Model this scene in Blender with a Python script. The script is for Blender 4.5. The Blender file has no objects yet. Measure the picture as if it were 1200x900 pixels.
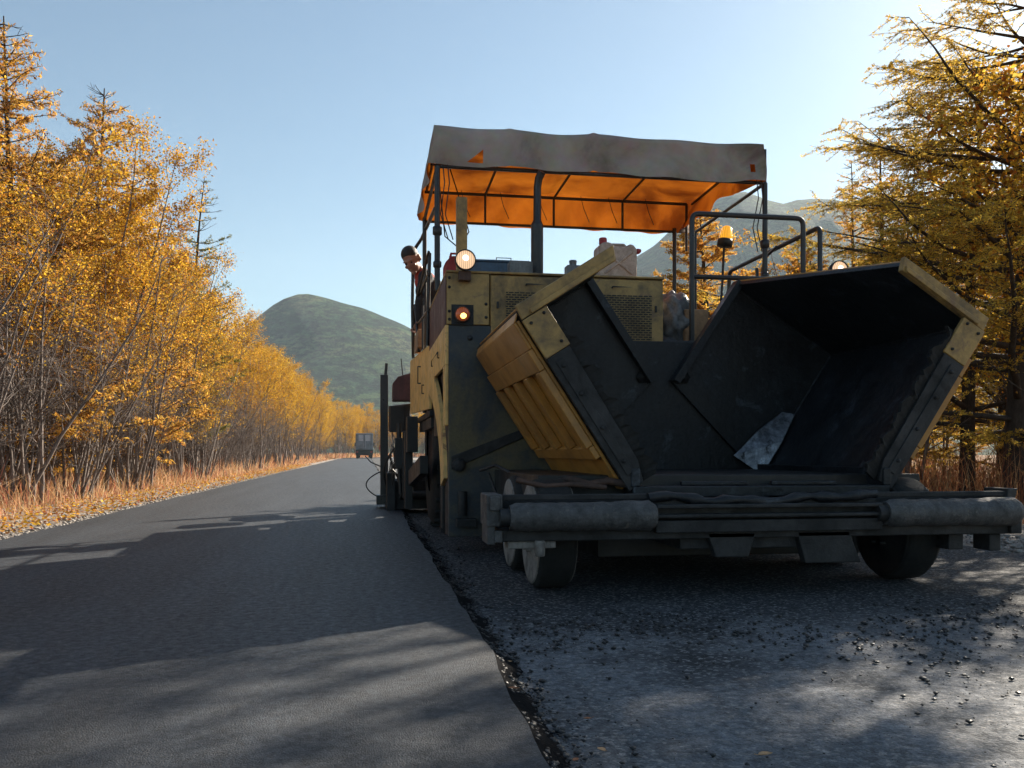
import bpy, bmesh, math, random
import numpy as np
from mathutils import Vector, Matrix

R = math.radians
random.seed(11)
S = bpy.context.scene
COL = S.collection

# ------------------------------------------------------------------ materials
def new_mat(name):
    m = bpy.data.materials.new(name)
    m.use_nodes = True
    nt = m.node_tree
    nt.nodes.clear()
    out = nt.nodes.new('ShaderNodeOutputMaterial')
    return m, nt, out

def N(nt, t, **kw):
    n = nt.nodes.new(t)
    for k, v in kw.items():
        if k in n.inputs:
            n.inputs[k].default_value = v
        else:
            setattr(n, k, v)
    return n

def L(nt, a, b):
    nt.links.new(a, b)

def ramp(nt, fac, stops):
    r = nt.nodes.new('ShaderNodeValToRGB')
    els = r.color_ramp.elements
    while len(els) < len(stops):
        els.new(0.5)
    for e, (p, c) in zip(els, stops):
        e.position = p
        e.color = (*c, 1) if len(c) == 3 else c
    L(nt, fac, r.inputs['Fac'])
    return r

def noise(nt, scale, detail=6, rough=.6, coord=None, dist=0.0):
    n = N(nt, 'ShaderNodeTexNoise')
    n.inputs['Scale'].default_value = scale
    n.inputs['Detail'].default_value = detail
    n.inputs['Roughness'].default_value = rough
    n.inputs['Distortion'].default_value = dist
    if coord is not None:
        L(nt, coord, n.inputs['Vector'])
    return n

def mixc(nt, fac, a, b, mode='MIX'):
    m = nt.nodes.new('ShaderNodeMix')
    m.data_type = 'RGBA'
    m.blend_type = mode
    for i, v in ((0, fac), (6, a), (7, b)):
        if hasattr(v, 'is_linked') or hasattr(v, 'links'):
            L(nt, v, m.inputs[i])
        elif i == 0:
            m.inputs[0].default_value = v
        else:
            m.inputs[i].default_value = (*v, 1) if len(v) == 3 else v
    return m.outputs[2]

def surf(name, base, dirt=None, dirt_amt=(.45, .65), scale=3.0, rough=.55, metal=0.0,
         bump=.15, bump_scale=60, spec=.5, streak=True, third=None, grain=.25):
    """painted / bare surface with patches of wear and fine grain"""
    m, nt, out = new_mat(name)
    b = N(nt, 'ShaderNodeBsdfPrincipled')
    L(nt, b.outputs[0], out.inputs[0])
    tc = N(nt, 'ShaderNodeTexCoord')
    co = tc.outputs['Object']
    n1 = noise(nt, scale, 9, .68, co, .3)
    mp = N(nt, 'ShaderNodeMapping')
    mp.inputs['Scale'].default_value = (9, 9, 1.1) if streak else (5, 5, 5)
    L(nt, co, mp.inputs['Vector'])
    n2 = noise(nt, scale * .9, 6, .6, mp.outputs[0])
    n3 = noise(nt, 45, 5, .7, co)
    c = base
    if dirt:
        f = ramp(nt, n1.outputs['Fac'], [(dirt_amt[0], (0, 0, 0)), (dirt_amt[1], (1, 1, 1))])
        c = mixc(nt, f.outputs[0], base, dirt)
        f2 = ramp(nt, n2.outputs['Fac'], [(.48, (0, 0, 0)), (.78, (.75, .75, .75))])
        c = mixc(nt, f2.outputs[0], c, dirt)
    if third:
        n4 = noise(nt, scale * 2.3, 8, .7, co, .6)
        f = ramp(nt, n4.outputs['Fac'], [(.58, (0, 0, 0)), (.66, (1, 1, 1))])
        c = mixc(nt, f.outputs[0], c, third)
    g = ramp(nt, n3.outputs['Fac'], [(.3, (1 - grain,) * 3), (.7, (1 + grain * .6,) * 3)])
    c = mixc(nt, 1.0, c, g.outputs[0], 'MULTIPLY')
    L(nt, c, b.inputs['Base Color'])
    rr = ramp(nt, n1.outputs['Fac'], [(.3, (max(.05, rough - .15),) * 3), (.7, (min(1, rough + .2),) * 3)])
    L(nt, rr.outputs[0], b.inputs['Roughness'])
    b.inputs['Metallic'].default_value = metal
    b.inputs['Specular IOR Level'].default_value = spec
    if bump:
        nb = noise(nt, bump_scale, 6, .65, co)
        bp = N(nt, 'ShaderNodeBump')
        bp.inputs['Strength'].default_value = bump
        bp.inputs['Distance'].default_value = .01
        L(nt, nb.outputs['Fac'], bp.inputs['Height'])
        L(nt, bp.outputs[0], b.inputs['Normal'])
    return m

M = {}
M['yellow'] = surf('yellow_paint', (.40, .245, .075), (.07, .055, .04), (.48, .70), 2.6, .5, third=(.2, .12, .06), streak=False, grain=.18)
M['orange'] = surf('orange_yellow_paint', (.44, .205, .04), (.15, .075, .028), (.48, .80), 1.1, .40, third=(.30, .135, .03), streak=False, grain=.05, bump=.06)
M['side'] = surf('bounce_lit_yellow', (.82, .50, .17), (.22, .13, .07), (.58, .82), 2.5, .45, third=(.36, .18, .08), streak=False, grain=.15)  # lighter copy of the yellow: bounce light on the left side put into colour
M['soot'] = surf('sooty_paint', (.034, .041, .050), (.12, .10, .052), (.47, .62), 1.5, .5, spec=.45, streak=False)
M['steel'] = surf('tarred_steel', (.007, .0085, .011), (.020, .023, .028), (.45, .66), 2.2, .42, spec=.4, bump=.6, bump_scale=28, third=(.045, .054, .068), streak=True, grain=.5)
M['worn'] = surf('polished_worn_steel', (.26, .275, .30), (.05, .053, .06), (.42, .62), 5, .36, metal=.7, bump=.3, third=(.02, .02, .022))
M['grimy'] = surf('grimy_steel', (.022, .022, .024), (.009, .009, .009), (.42, .62), 6, .62, bump=.5, bump_scale=30)
M['roller'] = surf('roller_steel', (.085, .082, .082), (.035, .034, .034), (.40, .66), 13, .55, bump=.8, bump_scale=40, streak=False, third=(.13, .115, .10))
M['black'] = surf('black_metal', (.012, .012, .013), (.03, .027, .024), (.5, .7), 5, .5)
M['rail'] = surf('dark_rail_paint', (.018, .018, .02), (.05, .04, .03), (.55, .75), 8, .38)
M['rust'] = surf('rusty_brown', (.09, .045, .03), (.03, .02, .017), (.45, .65), 5, .75, bump=.4)
M['rubber'] = surf('black_rubber', (.009, .009, .009), (.024, .022, .02), (.5, .7), 5, .8, bump=.4)
M['paledirt'] = surf('dusty_wheel_paint', (.26, .235, .215), (.06, .05, .045), (.48, .68), 6, .75, bump=.5)
M['bluebox'] = surf('faded_blue_paint', (.05, .10, .17), (.06, .06, .06), (.5, .75), 5, .5)
M['greybox'] = surf('grey_paint', (.18, .19, .19), (.06, .06, .06), (.5, .75), 5, .55)
M['can'] = surf('stained_plastic', (.50, .36, .28), (.30, .20, .15), (.45, .7), 9, .45, streak=False)
M['red'] = surf('red_plastic', (.36, .03, .03), (.12, .02, .02), (.55, .8), 5, .5)
M['maroon'] = surf('maroon_paint', (.085, .028, .03), (.03, .015, .015), (.5, .75), 4, .6)
M['wood'] = surf('pale_wood', (.42, .24, .12), (.20, .12, .07), (.45, .7), 5, .75)
M['bag'] = surf('grey_plastic_sheet', (.16, .165, .17), (.05, .05, .052), (.45, .7), 6, .4, bump=.6, bump_scale=18, streak=False)
M['skin'] = surf('skin', (.34, .17, .115), (.26, .11, .08), (.5, .8), 8, .5, bump=.05, streak=False, grain=.05)
M['hair'] = surf('dark_hair', (.02, .015, .012), (.035, .025, .02), (.5, .7), 20, .6, streak=False)
M['jacket'] = surf('dark_jacket_cloth', (.018, .021, .03), (.03, .03, .035), (.5, .7), 10, .85, bump=.4, streak=False)
M['redcloth'] = surf('red_work_cloth', (.42, .05, .035), (.25, .03, .025), (.5, .75), 8, .85, streak=False)
M['trousers'] = surf('dark_trouser_cloth', (.022, .024, .032), (.04, .04, .045), (.5, .7), 10, .9, streak=False)
M['greytruck'] = surf('grey_truck_panel', (.22, .26, .30), (.12, .13, .14), (.45, .7), 1.6, .45)
M['glass'] = surf('dark_glass', (.03, .035, .04), None, rough=.08, bump=0, spec=.8)
M['brightpanel'] = surf('pale_panel', (.50, .52, .56), (.3, .3, .34), (.45, .7), 2, .35)
M['whiterock'] = surf('pale_stone', (.36, .33, .30), (.2, .18, .16), (.4, .65), 9, .9, streak=False)

def mat_grille():
    m, nt, out = new_mat('slotted_grille')
    b = N(nt, 'ShaderNodeBsdfPrincipled')
    L(nt, b.outputs[0], out.inputs[0])
    tc = N(nt, 'ShaderNodeTexCoord')
    sep = N(nt, 'ShaderNodeSeparateXYZ')
    L(nt, tc.outputs['Object'], sep.inputs[0])
    cb = N(nt, 'ShaderNodeCombineXYZ')
    L(nt, sep.outputs['X'], cb.inputs['X'])
    L(nt, sep.outputs['Z'], cb.inputs['Y'])
    br = N(nt, 'ShaderNodeTexBrick')
    br.inputs['Scale'].default_value = 1.0
    br.inputs['Brick Width'].default_value = .042
    br.inputs['Row Height'].default_value = .0175
    br.inputs['Mortar Size'].default_value = .0042
    br.inputs['Mortar Smooth'].default_value = .1
    br.inputs['Color1'].default_value = (.006, .006, .006, 1)
    br.inputs['Color2'].default_value = (.010, .010, .009, 1)
    br.inputs['Mortar'].default_value = (.26, .17, .06, 1)
    L(nt, cb.outputs[0], br.inputs['Vector'])
    n1 = noise(nt, 5, 6, .6, tc.outputs['Object'])
    f = ramp(nt, n1.outputs['Fac'], [(.45, (1, 1, 1)), (.75, (.35, .33, .3))])
    c = mixc(nt, 1.0, br.outputs['Color'], f.outputs[0], 'MULTIPLY')
    L(nt, c, b.inputs['Base Color'])
    b.inputs['Roughness'].default_value = .6
    bp = N(nt, 'ShaderNodeBump')
    bp.inputs['Distance'].default_value = .006
    L(nt, br.outputs['Fac'], bp.inputs['Height'])
    L(nt, bp.outputs[0], b.inputs['Normal'])
    return m
M['grille'] = mat_grille()

def mat_lamp(name, col, strength, spot=6.0):
    m, nt, out = new_mat(name)
    b = N(nt, 'ShaderNodeBsdfPrincipled')
    L(nt, b.outputs[0], out.inputs[0])
    tc = N(nt, 'ShaderNodeTexCoord')
    w = N(nt, 'ShaderNodeTexWave')
    w.inputs['Scale'].default_value = 22
    L(nt, tc.outputs['Object'], w.inputs['Vector'])
    c = mixc(nt, w.outputs['Fac'], tuple(x * .6 for x in col), col)
    L(nt, c, b.inputs['Base Color'])
    L(nt, c, b.inputs['Emission Color'])
    b.inputs['Emission Strength'].default_value = strength
    b.inputs['Roughness'].default_value = .12
    return m
M['lens'] = mat_lamp('headlight_lens', (.85, .55, .33), .42)
M['lens_core'] = mat_lamp('headlight_bulb', (1, .82, .6), 2.0)
M['amber'] = mat_lamp('amber_lens', (.95, .42, .02), .35)
M['amber_core'] = mat_lamp('amber_bulb', (1, .55, .12), 2.2)
M['redlens'] = mat_lamp('red_orange_lens', (.42, .09, .025), .12)

def mat_tarp():
    m, nt, out = new_mat('canopy_tarpaulin')
    tc = N(nt, 'ShaderNodeTexCoord')
    geo = N(nt, 'ShaderNodeNewGeometry')
    n1 = noise(nt, 1.6, 8, .6, tc.outputs['Object'], .4)
    n2 = noise(nt, 9, 6, .6, tc.outputs['Object'])
    outc = ramp(nt, n1.outputs['Fac'], [(.34, (.16, .13, .105)), (.5, (.31, .268, .23)), (.72, (.40, .36, .325))])
    oc = mixc(nt, .35, outc.outputs[0], n2.outputs['Color'], 'SOFT_LIGHT')
    inc = ramp(nt, n1.outputs['Fac'], [(.3, (.36, .10, .012)), (.6, (.52, .17, .02)), (.8, (.60, .21, .03))])
    col = mixc(nt, geo.outputs['Backfacing'], oc, inc.outputs[0])
    d = N(nt, 'ShaderNodeBsdfDiffuse')
    L(nt, col, d.inputs['Color'])
    t = N(nt, 'ShaderNodeBsdfTranslucent')
    tcol = ramp(nt, n1.outputs['Fac'], [(.38, (.12, .028, .004)), (.5, (.32, .085, .008)), (.66, (.50, .15, .013))])
    L(nt, tcol.outputs[0], t.inputs['Color'])
    mx = N(nt, 'ShaderNodeMixShader')
    mf = mixc(nt, geo.outputs['Backfacing'], (.04,) * 3, (.42,) * 3)
    L(nt, mf, mx.inputs[0])
    L(nt, d.outputs[0], mx.inputs[1])
    L(nt, t.outputs[0], mx.inputs[2])
    bp = N(nt, 'ShaderNodeBump')
    bp.inputs['Strength'].default_value = .25
    bp.inputs['Distance'].default_value = .02
    L(nt, n2.outputs['Fac'], bp.inputs['Height'])
    L(nt, bp.outputs[0], d.inputs['Normal'])
    L(nt, mx.outputs[0], out.inputs[0])
    return m
M['tarp'] = mat_tarp()

def mat_leaf(name, trans=.5):
    m, nt, out = new_mat(name)
    at = N(nt, 'ShaderNodeAttribute', attribute_name='Col')
    d = N(nt, 'ShaderNodeBsdfDiffuse')
    t = N(nt, 'ShaderNodeBsdfTranslucent')
    L(nt, at.outputs['Color'], d.inputs['Color'])
    L(nt, at.outputs['Color'], t.inputs['Color'])
    mx = N(nt, 'ShaderNodeMixShader')
    mx.inputs[0].default_value = trans
    L(nt, d.outputs[0], mx.inputs[1])
    L(nt, t.outputs[0], mx.inputs[2])
    L(nt, mx.outputs[0], out.inputs[0])
    return m
M['leaf'] = mat_leaf('autumn_leaf', .58)
M['grass'] = mat_leaf('dry_grass', .35)

def mat_bark(name, a, b_):
    m, nt, out = new_mat(name)
    b = N(nt, 'ShaderNodeBsdfPrincipled')
    L(nt, b.outputs[0], out.inputs[0])
    tc = N(nt, 'ShaderNodeTexCoord')
    mp = N(nt, 'ShaderNodeMapping')
    mp.inputs['Scale'].default_value = (8, 8, 2)
    L(nt, tc.outputs['Object'], mp.inputs[0])
    n = noise(nt, 3, 8, .7, mp.outputs[0])
    c = ramp(nt, n.outputs['Fac'], [(.35, a), (.65, b_)])
    L(nt, c.outputs[0], b.inputs['Base Color'])
    b.inputs['Roughness'].default_value = .85
    b.inputs['Specular IOR Level'].default_value = .2
    return m
M['bark_grey'] = mat_bark('grey_alder_bark', (.10, .082, .072), (.24, .20, .18))
M['bark_dark'] = mat_bark('dark_larch_bark', (.035, .026, .02), (.085, .065, .05))

def mat_asphalt(name, c_lo, c_hi, stone, stone_amt, grain, rough=.62, bump=.6, patch=None):
    m, nt, out = new_mat(name)
    b = N(nt, 'ShaderNodeBsdfPrincipled')
    L(nt, b.outputs[0], out.inputs[0])
    geo = N(nt, 'ShaderNodeNewGeometry')
    co = geo.outputs['Position']
    n1 = noise(nt, .9, 8, .62, co, .5)
    mp = N(nt, 'ShaderNodeMapping')
    mp.inputs['Scale'].default_value = (3.0, .22, 1)
    L(nt, co, mp.inputs['Vector'])
    n1b = noise(nt, 1.2, 6, .6, mp.outputs[0])
    c = ramp(nt, n1.outputs['Fac'], [(.3, c_lo), (.7, c_hi)])
    st = ramp(nt, n1b.outputs['Fac'], [(.35, (.66,) * 3), (.65, (1.3,) * 3)])
    c0 = mixc(nt, 1, c.outputs[0], st.outputs[0], 'MULTIPLY')
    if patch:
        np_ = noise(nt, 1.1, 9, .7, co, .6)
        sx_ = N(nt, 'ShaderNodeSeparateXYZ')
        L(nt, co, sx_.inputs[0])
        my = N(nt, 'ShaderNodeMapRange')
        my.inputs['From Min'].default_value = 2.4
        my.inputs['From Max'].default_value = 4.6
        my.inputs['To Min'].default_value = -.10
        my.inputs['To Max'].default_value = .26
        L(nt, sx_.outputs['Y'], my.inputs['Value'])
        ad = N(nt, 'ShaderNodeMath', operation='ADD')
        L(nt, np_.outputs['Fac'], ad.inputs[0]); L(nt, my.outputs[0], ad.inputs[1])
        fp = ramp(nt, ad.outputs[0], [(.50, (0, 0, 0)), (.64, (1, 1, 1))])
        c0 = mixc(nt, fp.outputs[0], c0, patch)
    v = N(nt, 'ShaderNodeTexVoronoi')
    v.inputs['Scale'].default_value = grain
    L(nt, co, v.inputs['Vector'])
    sep = N(nt, 'ShaderNodeSeparateColor')
    L(nt, v.outputs['Color'], sep.inputs[0])
    fs = ramp(nt, sep.outputs[0], [(1 - stone_amt, (0, 0, 0)), (min(1, 1 - stone_amt + .15), (1, 1, 1))])
    c1 = mixc(nt, fs.outputs[0], c0, stone)
    n2 = noise(nt, grain * 1.7, 4, .7, co)
    g = ramp(nt, n2.outputs['Fac'], [(.3, (.55,) * 3), (.7, (1.35,) * 3)])
    c2 = mixc(nt, 1, c1, g.outputs[0], 'MULTIPLY')
    n6 = noise(nt, 26, 9, .82, co)
    g6 = ramp(nt, n6.outputs['Fac'], [(.36, (.45,) * 3), (.5, (1,) * 3), (.64, (1.55,) * 3)])
    c2 = mixc(nt, 1, c2, g6.outputs[0], 'MULTIPLY')
    L(nt, c2, b.inputs['Base Color'])
    r6 = ramp(nt, n6.outputs['Fac'], [(.35, (rough + .18,) * 3), (.65, (rough - .12,) * 3)])
    L(nt, r6.outputs[0], b.inputs['Roughness'])
    b.inputs['Specular IOR Level'].default_value = .4
    h1 = N(nt, 'ShaderNodeMath', operation='MULTIPLY_ADD')
    L(nt, v.outputs['Distance'], h1.inputs[0])
    h1.inputs[1].default_value = -1.0
    L(nt, n2.outputs['Fac'], h1.inputs[2])
    bp = N(nt, 'ShaderNodeBump')
    bp.inputs['Strength'].default_value = bump
    bp.inputs['Distance'].default_value = .004
    L(nt, h1.outputs[0], bp.inputs['Height'])
    n5 = noise(nt, 14, 9, .8, co)
    bp2 = N(nt, 'ShaderNodeBump')
    bp2.inputs['Strength'].default_value = .3
    bp2.inputs['Distance'].default_value = .012
    L(nt, n5.outputs['Fac'], bp2.inputs['Height'])
    L(nt, bp.outputs[0], bp2.inputs['Normal'])
    L(nt, bp2.outputs[0], b.inputs['Normal'])
    return m
M['new_asphalt'] = mat_asphalt('fresh_asphalt', (.023, .0275, .034), (.033, .0385, .046), (.066, .07, .076), .18, 190, .54, .55)
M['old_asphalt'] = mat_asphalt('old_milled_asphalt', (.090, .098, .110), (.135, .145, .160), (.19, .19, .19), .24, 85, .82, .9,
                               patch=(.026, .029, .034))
M['crumb'] = surf('bitumen_crumb', (.014, .014, .015), (.035, .035, .036), (.45, .7), 12, .45, bump=.5, streak=False)
M['tar_edge'] = surf('raw_bitumen_edge', (.006, .006, .007), (.014, .014, .015), (.45, .7), 14, .95, bump=1.0, bump_scale=70, spec=.05, streak=False)
M['gravel_sheet'] = mat_asphalt('verge_gravel', (.17, .145, .12), (.27, .235, .20), (.36, .33, .30), .35, 32, .9, 1.0)

def mat_ground():
    m, nt, out = new_mat('dry_forest_floor')
    b = N(nt, 'ShaderNodeBsdfPrincipled')
    L(nt, b.outputs[0], out.inputs[0])
    geo = N(nt, 'ShaderNodeNewGeometry')
    n1 = noise(nt, 1.3, 9, .7, geo.outputs['Position'])
    n2 = noise(nt, 14, 6, .7, geo.outputs['Position'])
    c = ramp(nt, n1.outputs['Fac'], [(.3, (.11, .065, .035)), (.5, (.24, .125, .055)), (.7, (.30, .18, .08))])
    g = ramp(nt, n2.outputs['Fac'], [(.3, (.45,) * 3), (.7, (1.4,) * 3)])
    L(nt, mixc(nt, 1, c.outputs[0], g.outputs[0], 'MULTIPLY'), b.inputs['Base Color'])
    b.inputs['Roughness'].default_value = .95
    b.inputs['Specular IOR Level'].default_value = .1
    bp = N(nt, 'ShaderNodeBump')
    bp.inputs['Distance'].default_value = .05
    L(nt, n2.outputs['Fac'], bp.inputs['Height'])
    L(nt, bp.outputs[0], b.inputs['Normal'])
    return m
M['ground'] = mat_ground()

def mat_hill():
    m, nt, out = new_mat('scrub_covered_hillside')
    b = N(nt, 'ShaderNodeBsdfPrincipled')
    L(nt, b.outputs[0], out.inputs[0])
    geo = N(nt, 'ShaderNodeNewGeometry')
    mp = N(nt, 'ShaderNodeMapping')
    mp.inputs['Scale'].default_value = (.016, .016, .05)
    mp.inputs['Rotation'].default_value = (.25, .1, .2)
    L(nt, geo.outputs['Position'], mp.inputs['Vector'])
    n1 = noise(nt, 1.0, 10, .68, mp.outputs[0], .8)
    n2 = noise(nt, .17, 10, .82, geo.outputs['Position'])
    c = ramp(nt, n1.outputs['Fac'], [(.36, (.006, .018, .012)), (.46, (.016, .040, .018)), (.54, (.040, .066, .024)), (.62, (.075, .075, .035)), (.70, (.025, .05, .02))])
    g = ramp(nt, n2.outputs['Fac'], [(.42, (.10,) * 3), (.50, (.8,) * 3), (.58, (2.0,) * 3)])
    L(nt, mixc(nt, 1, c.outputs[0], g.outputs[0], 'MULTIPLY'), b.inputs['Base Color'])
    b.inputs['Roughness'].default_value = .95
    b.inputs['Specular IOR Level'].default_value = .1
    bp = N(nt, 'ShaderNodeBump')
    bp.inputs['Distance'].default_value = 3
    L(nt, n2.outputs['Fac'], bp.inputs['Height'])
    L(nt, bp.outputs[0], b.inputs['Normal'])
    return m
M['hill'] = mat_hill()

# ------------------------------------------------------------------ object helpers
ORG = {}

def tag(o, label=None, cat=None, group=None, kind=None):
    if label: o['label'] = label
    if cat: o['category'] = cat
    if group: o['group'] = group
    if kind: o['kind'] = kind
    return o

def empty(name, loc, label, cat, group=None):
    o = bpy.data.objects.new(name, None)
    o.empty_display_size = .2
    o.location = loc
    COL.objects.link(o)
    ORG[o] = Vector(loc)
    return tag(o, label, cat, group)

class MB:
    """collects shapes in world coordinates; build() links them as one mesh object"""
    def __init__(s):
        s.v, s.f, s.sm = [], [], []

    def add(s, vs, fs, smooth=False):
        k = len(s.v)
        s.v += [Vector(p) for p in vs]
        for f in fs:
            s.f.append([i + k for i in f])
            s.sm.append(smooth)
        return s

    def box(s, x0, x1, y0, y1, z0, z1, rot=None, piv=None):
        vs = [Vector((x, y, z)) for z in (z0, z1) for y in (y0, y1) for x in (x0, x1)]
        if rot is not None:
            c = Vector(piv) if piv else Vector(((x0 + x1) / 2, (y0 + y1) / 2, (z0 + z1) / 2))
            mt = rot if isinstance(rot, Matrix) else Matrix.Rotation(rot[1], 3, rot[0])
            vs = [c + mt @ (p - c) for p in vs]
        return s.add(vs, [(0, 2, 3, 1), (4, 5, 7, 6), (0, 1, 5, 4), (2, 6, 7, 3), (0, 4, 6, 2), (1, 3, 7, 5)])

    def plate(s, pts, vec):
        pts = [Vector(p) for p in pts]
        vec = Vector(vec)
        n = len(pts)
        nrm = Vector((0, 0, 0))
        for i in range(n):
            nrm += pts[i].cross(pts[(i + 1) % n])
        if nrm.dot(vec) > 0:
            pts = pts[::-1]
        vs = pts + [p + vec for p in pts]
        fs = [list(range(n)), list(range(2 * n - 1, n - 1, -1))]
        for i in range(n):
            j = (i + 1) % n
            fs.append((j, i, i + n, j + n))
        return s.add(vs, fs)

    def tube(s, pts, r, n=8, caps=True, smooth=True):
        pts = [Vector(p) for p in pts]
        rs = r if isinstance(r, (list, tuple)) else [r] * len(pts)
        vs, fs = [], []
        up = Vector((0, 0, 1))
        d0 = (pts[1] - pts[0]).normalized()
        if abs(d0.dot(up)) > .9: up = Vector((1, 0, 0))
        u = d0.cross(up).normalized()
        for i, p in enumerate(pts):
            if i == 0: d = d0
            elif i == len(pts) - 1: d = (pts[i] - pts[i - 1]).normalized()
            else:
                d = ((pts[i] - pts[i - 1]).normalized() + (pts[i + 1] - pts[i]).normalized())
                d = d.normalized() if d.length > 1e-6 else d0
            u = (u - d * u.dot(d)).normalized()
            w = d.cross(u)
            for k in range(n):
                a = 2 * math.pi * k / n
                vs.append(p + (u * math.cos(a) + w * math.sin(a)) * rs[i])
        for i in range(len(pts) - 1):
            for k in range(n):
                a, b = i * n + k, i * n + (k + 1) % n
                fs.append((a, b, b + n, a + n))
        s.add(vs, fs, smooth)
        if caps:
            s.add([vs[k] for k in range(n)][::-1], [list(range(n))])
            s.add([vs[(len(pts) - 1) * n + k] for k in range(n)], [list(range(n))])
        return s

    def cyl(s, a, b, r, r2=None, n=20):
        return s.tube([a, b], [r, r if r2 is None else r2], n)

    def lathe(s, prof, c, axis, n=28):
        """prof: (radius, offset along axis)"""
        axis = Vector(axis).normalized()
        up = Vector((0, 0, 1)) if abs(axis.z) < .9 else Vector((1, 0, 0))
        u = axis.cross(up).normalized()
        w = axis.cross(u)
        c = Vector(c)
        vs, fs = [], []
        for r, h in prof:
            for k in range(n):
                a = 2 * math.pi * k / n
                vs.append(c + axis * h + (u * math.cos(a) + w * math.sin(a)) * r)
        for i in range(len(prof) - 1):
            for k in range(n):
                a, b = i * n + k, i * n + (k + 1) % n
                fs.append((a, b, b + n, a + n))
        return s.add(vs, fs, True)

    def build(s, name, mat, parent=None, bevel=0, loc=None, subsurf=0, solid=0, label=None):
        org = Vector((0, 0, 0))
        if parent is not None: org = ORG[parent]
        elif loc is not None: org = Vector(loc)
        me = bpy.data.meshes.new(name)
        me.from_pydata([tuple(p - org) for p in s.v], [], s.f)
        me.polygons.foreach_set('use_smooth', s.sm)
        me.materials.append(mat)
        me.update()
        o = bpy.data.objects.new(name, me)
        COL.objects.link(o)
        ORG[o] = org
        if parent is not None: o.parent = parent
        elif loc is not None: o.location = loc
        if bevel:
            b = o.modifiers.new('bevel', 'BEVEL')
            b.width = bevel
            b.segments = 2
            b.limit_method = 'ANGLE'
            b.angle_limit = R(40)
        if solid:
            b = o.modifiers.new('solid', 'SOLIDIFY')
            b.thickness = solid
        if subsurf:
            b = o.modifiers.new('sub', 'SUBSURF')
            b.levels = b.render_levels = subsurf
        if label: o['label'] = label
        return o

def np_mesh(name, verts, faces_flat, nper, mat, cols=None, parent=None, smooth=False):
    """verts (n,3), quads/tris as flat index array with nper corners each"""
    me = bpy.data.meshes.new(name)
    nv, nf = len(verts), len(faces_flat) // nper
    me.vertices.add(nv)
    me.vertices.foreach_set('co', np.asarray(verts, np.float32).ravel())
    me.loops.add(nf * nper)
    me.loops.foreach_set('vertex_index', np.asarray(faces_flat, np.int32))
    me.polygons.add(nf)
    me.polygons.foreach_set('loop_start', np.arange(0, nf * nper, nper, dtype=np.int32))
    if smooth:
        me.polygons.foreach_set('use_smooth', np.ones(nf, dtype=bool))
    if cols is not None:
        a = me.color_attributes.new('Col', 'FLOAT_COLOR', 'POINT')
        c4 = np.ones((nv, 4), np.float32)
        c4[:, :3] = cols
        a.data.foreach_set('color', c4.ravel())
    me.materials.append(mat)
    me.update(calc_edges=True)
    me.validate()
    return me

def link_mesh(name, me, parent=None):
    o = bpy.data.objects.new(name, me)
    COL.objects.link(o)
    if parent is not None: o.parent = parent
    return o

def copy_tree(o, parent=None):
    c = o.copy()
    COL.objects.link(c)
    if parent is not None:
        c.parent = parent
    for ch in [k for k in PROTO_CHILDREN.get(o, [])]:
        copy_tree(ch, c)
    return c
PROTO_CHILDREN = {}

# ------------------------------------------------------------------ camera
cam_d = bpy.data.cameras.new('camera')
cam = bpy.data.objects.new('camera', cam_d)
COL.objects.link(cam)
cam.location = (0, 0, .75)
YAW = math.atan(170 / 1040)
cam.rotation_euler = (R(90), 0, -YAW)
cam_d.sensor_width = 36
cam_d.lens = 36 * 1040 / 1200
cam_d.shift_y = 80 / 1200
cam_d.clip_start = .05
cam_d.clip_end = 6000
S.camera = cam

# ------------------------------------------------------------------ light
SUN_AZ, SUN_EL = R(49), R(29.5)
to_sun = Vector((math.sin(SUN_AZ) * math.cos(SUN_EL), math.cos(SUN_AZ) * math.cos(SUN_EL), math.sin(SUN_EL)))
sd = bpy.data.lights.new('sun', 'SUN')
sd.energy = 5.0
sd.angle = R(.5)
sd.color = (1, .89, .74)
so = bpy.data.objects.new('sun', sd)
COL.objects.link(so)
so.location = (30, 30, 60)
so.rotation_euler = to_sun.to_track_quat('Z', 'Y').to_euler()

w = bpy.data.worlds.new('World')
S.world = w
w.use_nodes = True
nt = w.node_tree
nt.nodes.clear()
wo = nt.nodes.new('ShaderNodeOutputWorld')
bg = nt.nodes.new('ShaderNodeBackground')
sky = nt.nodes.new('ShaderNodeTexSky')
sky.sky_type = 'NISHITA'
sky.sun_disc = False
sky.sun_elevation = SUN_EL
sky.sun_rotation = SUN_AZ
sky.altitude = 200
sky.air_density = 1.0
sky.dust_density = .55
sky.ozone_density = 2.0
bg.inputs['Strength'].default_value = .051
tint = nt.nodes.new('ShaderNodeMix')
tint.data_type = 'RGBA'; tint.blend_type = 'MULTIPLY'
tint.inputs[0].default_value = 1
tint.inputs[7].default_value = (.95, 1.01, .945, 1)
nt.links.new(sky.outputs[0], tint.inputs[6])
nt.links.new(tint.outputs[2], bg.inputs['Color'])
nt.links.new(bg.outputs[0], wo.inputs['Surface'])
S.view_settings.view_transform = 'Standard'
S.view_settings.look = 'None'
S.view_settings.gamma = 1
S.view_settings.exposure = 1.46
S.render.engine = 'CYCLES'

# ------------------------------------------------------------------ ground, roads
rng = np.random.default_rng(5)

def bend(y):
    d = np.maximum(0, np.asarray(y, float) - 108)
    return .011 * d * d

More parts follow.
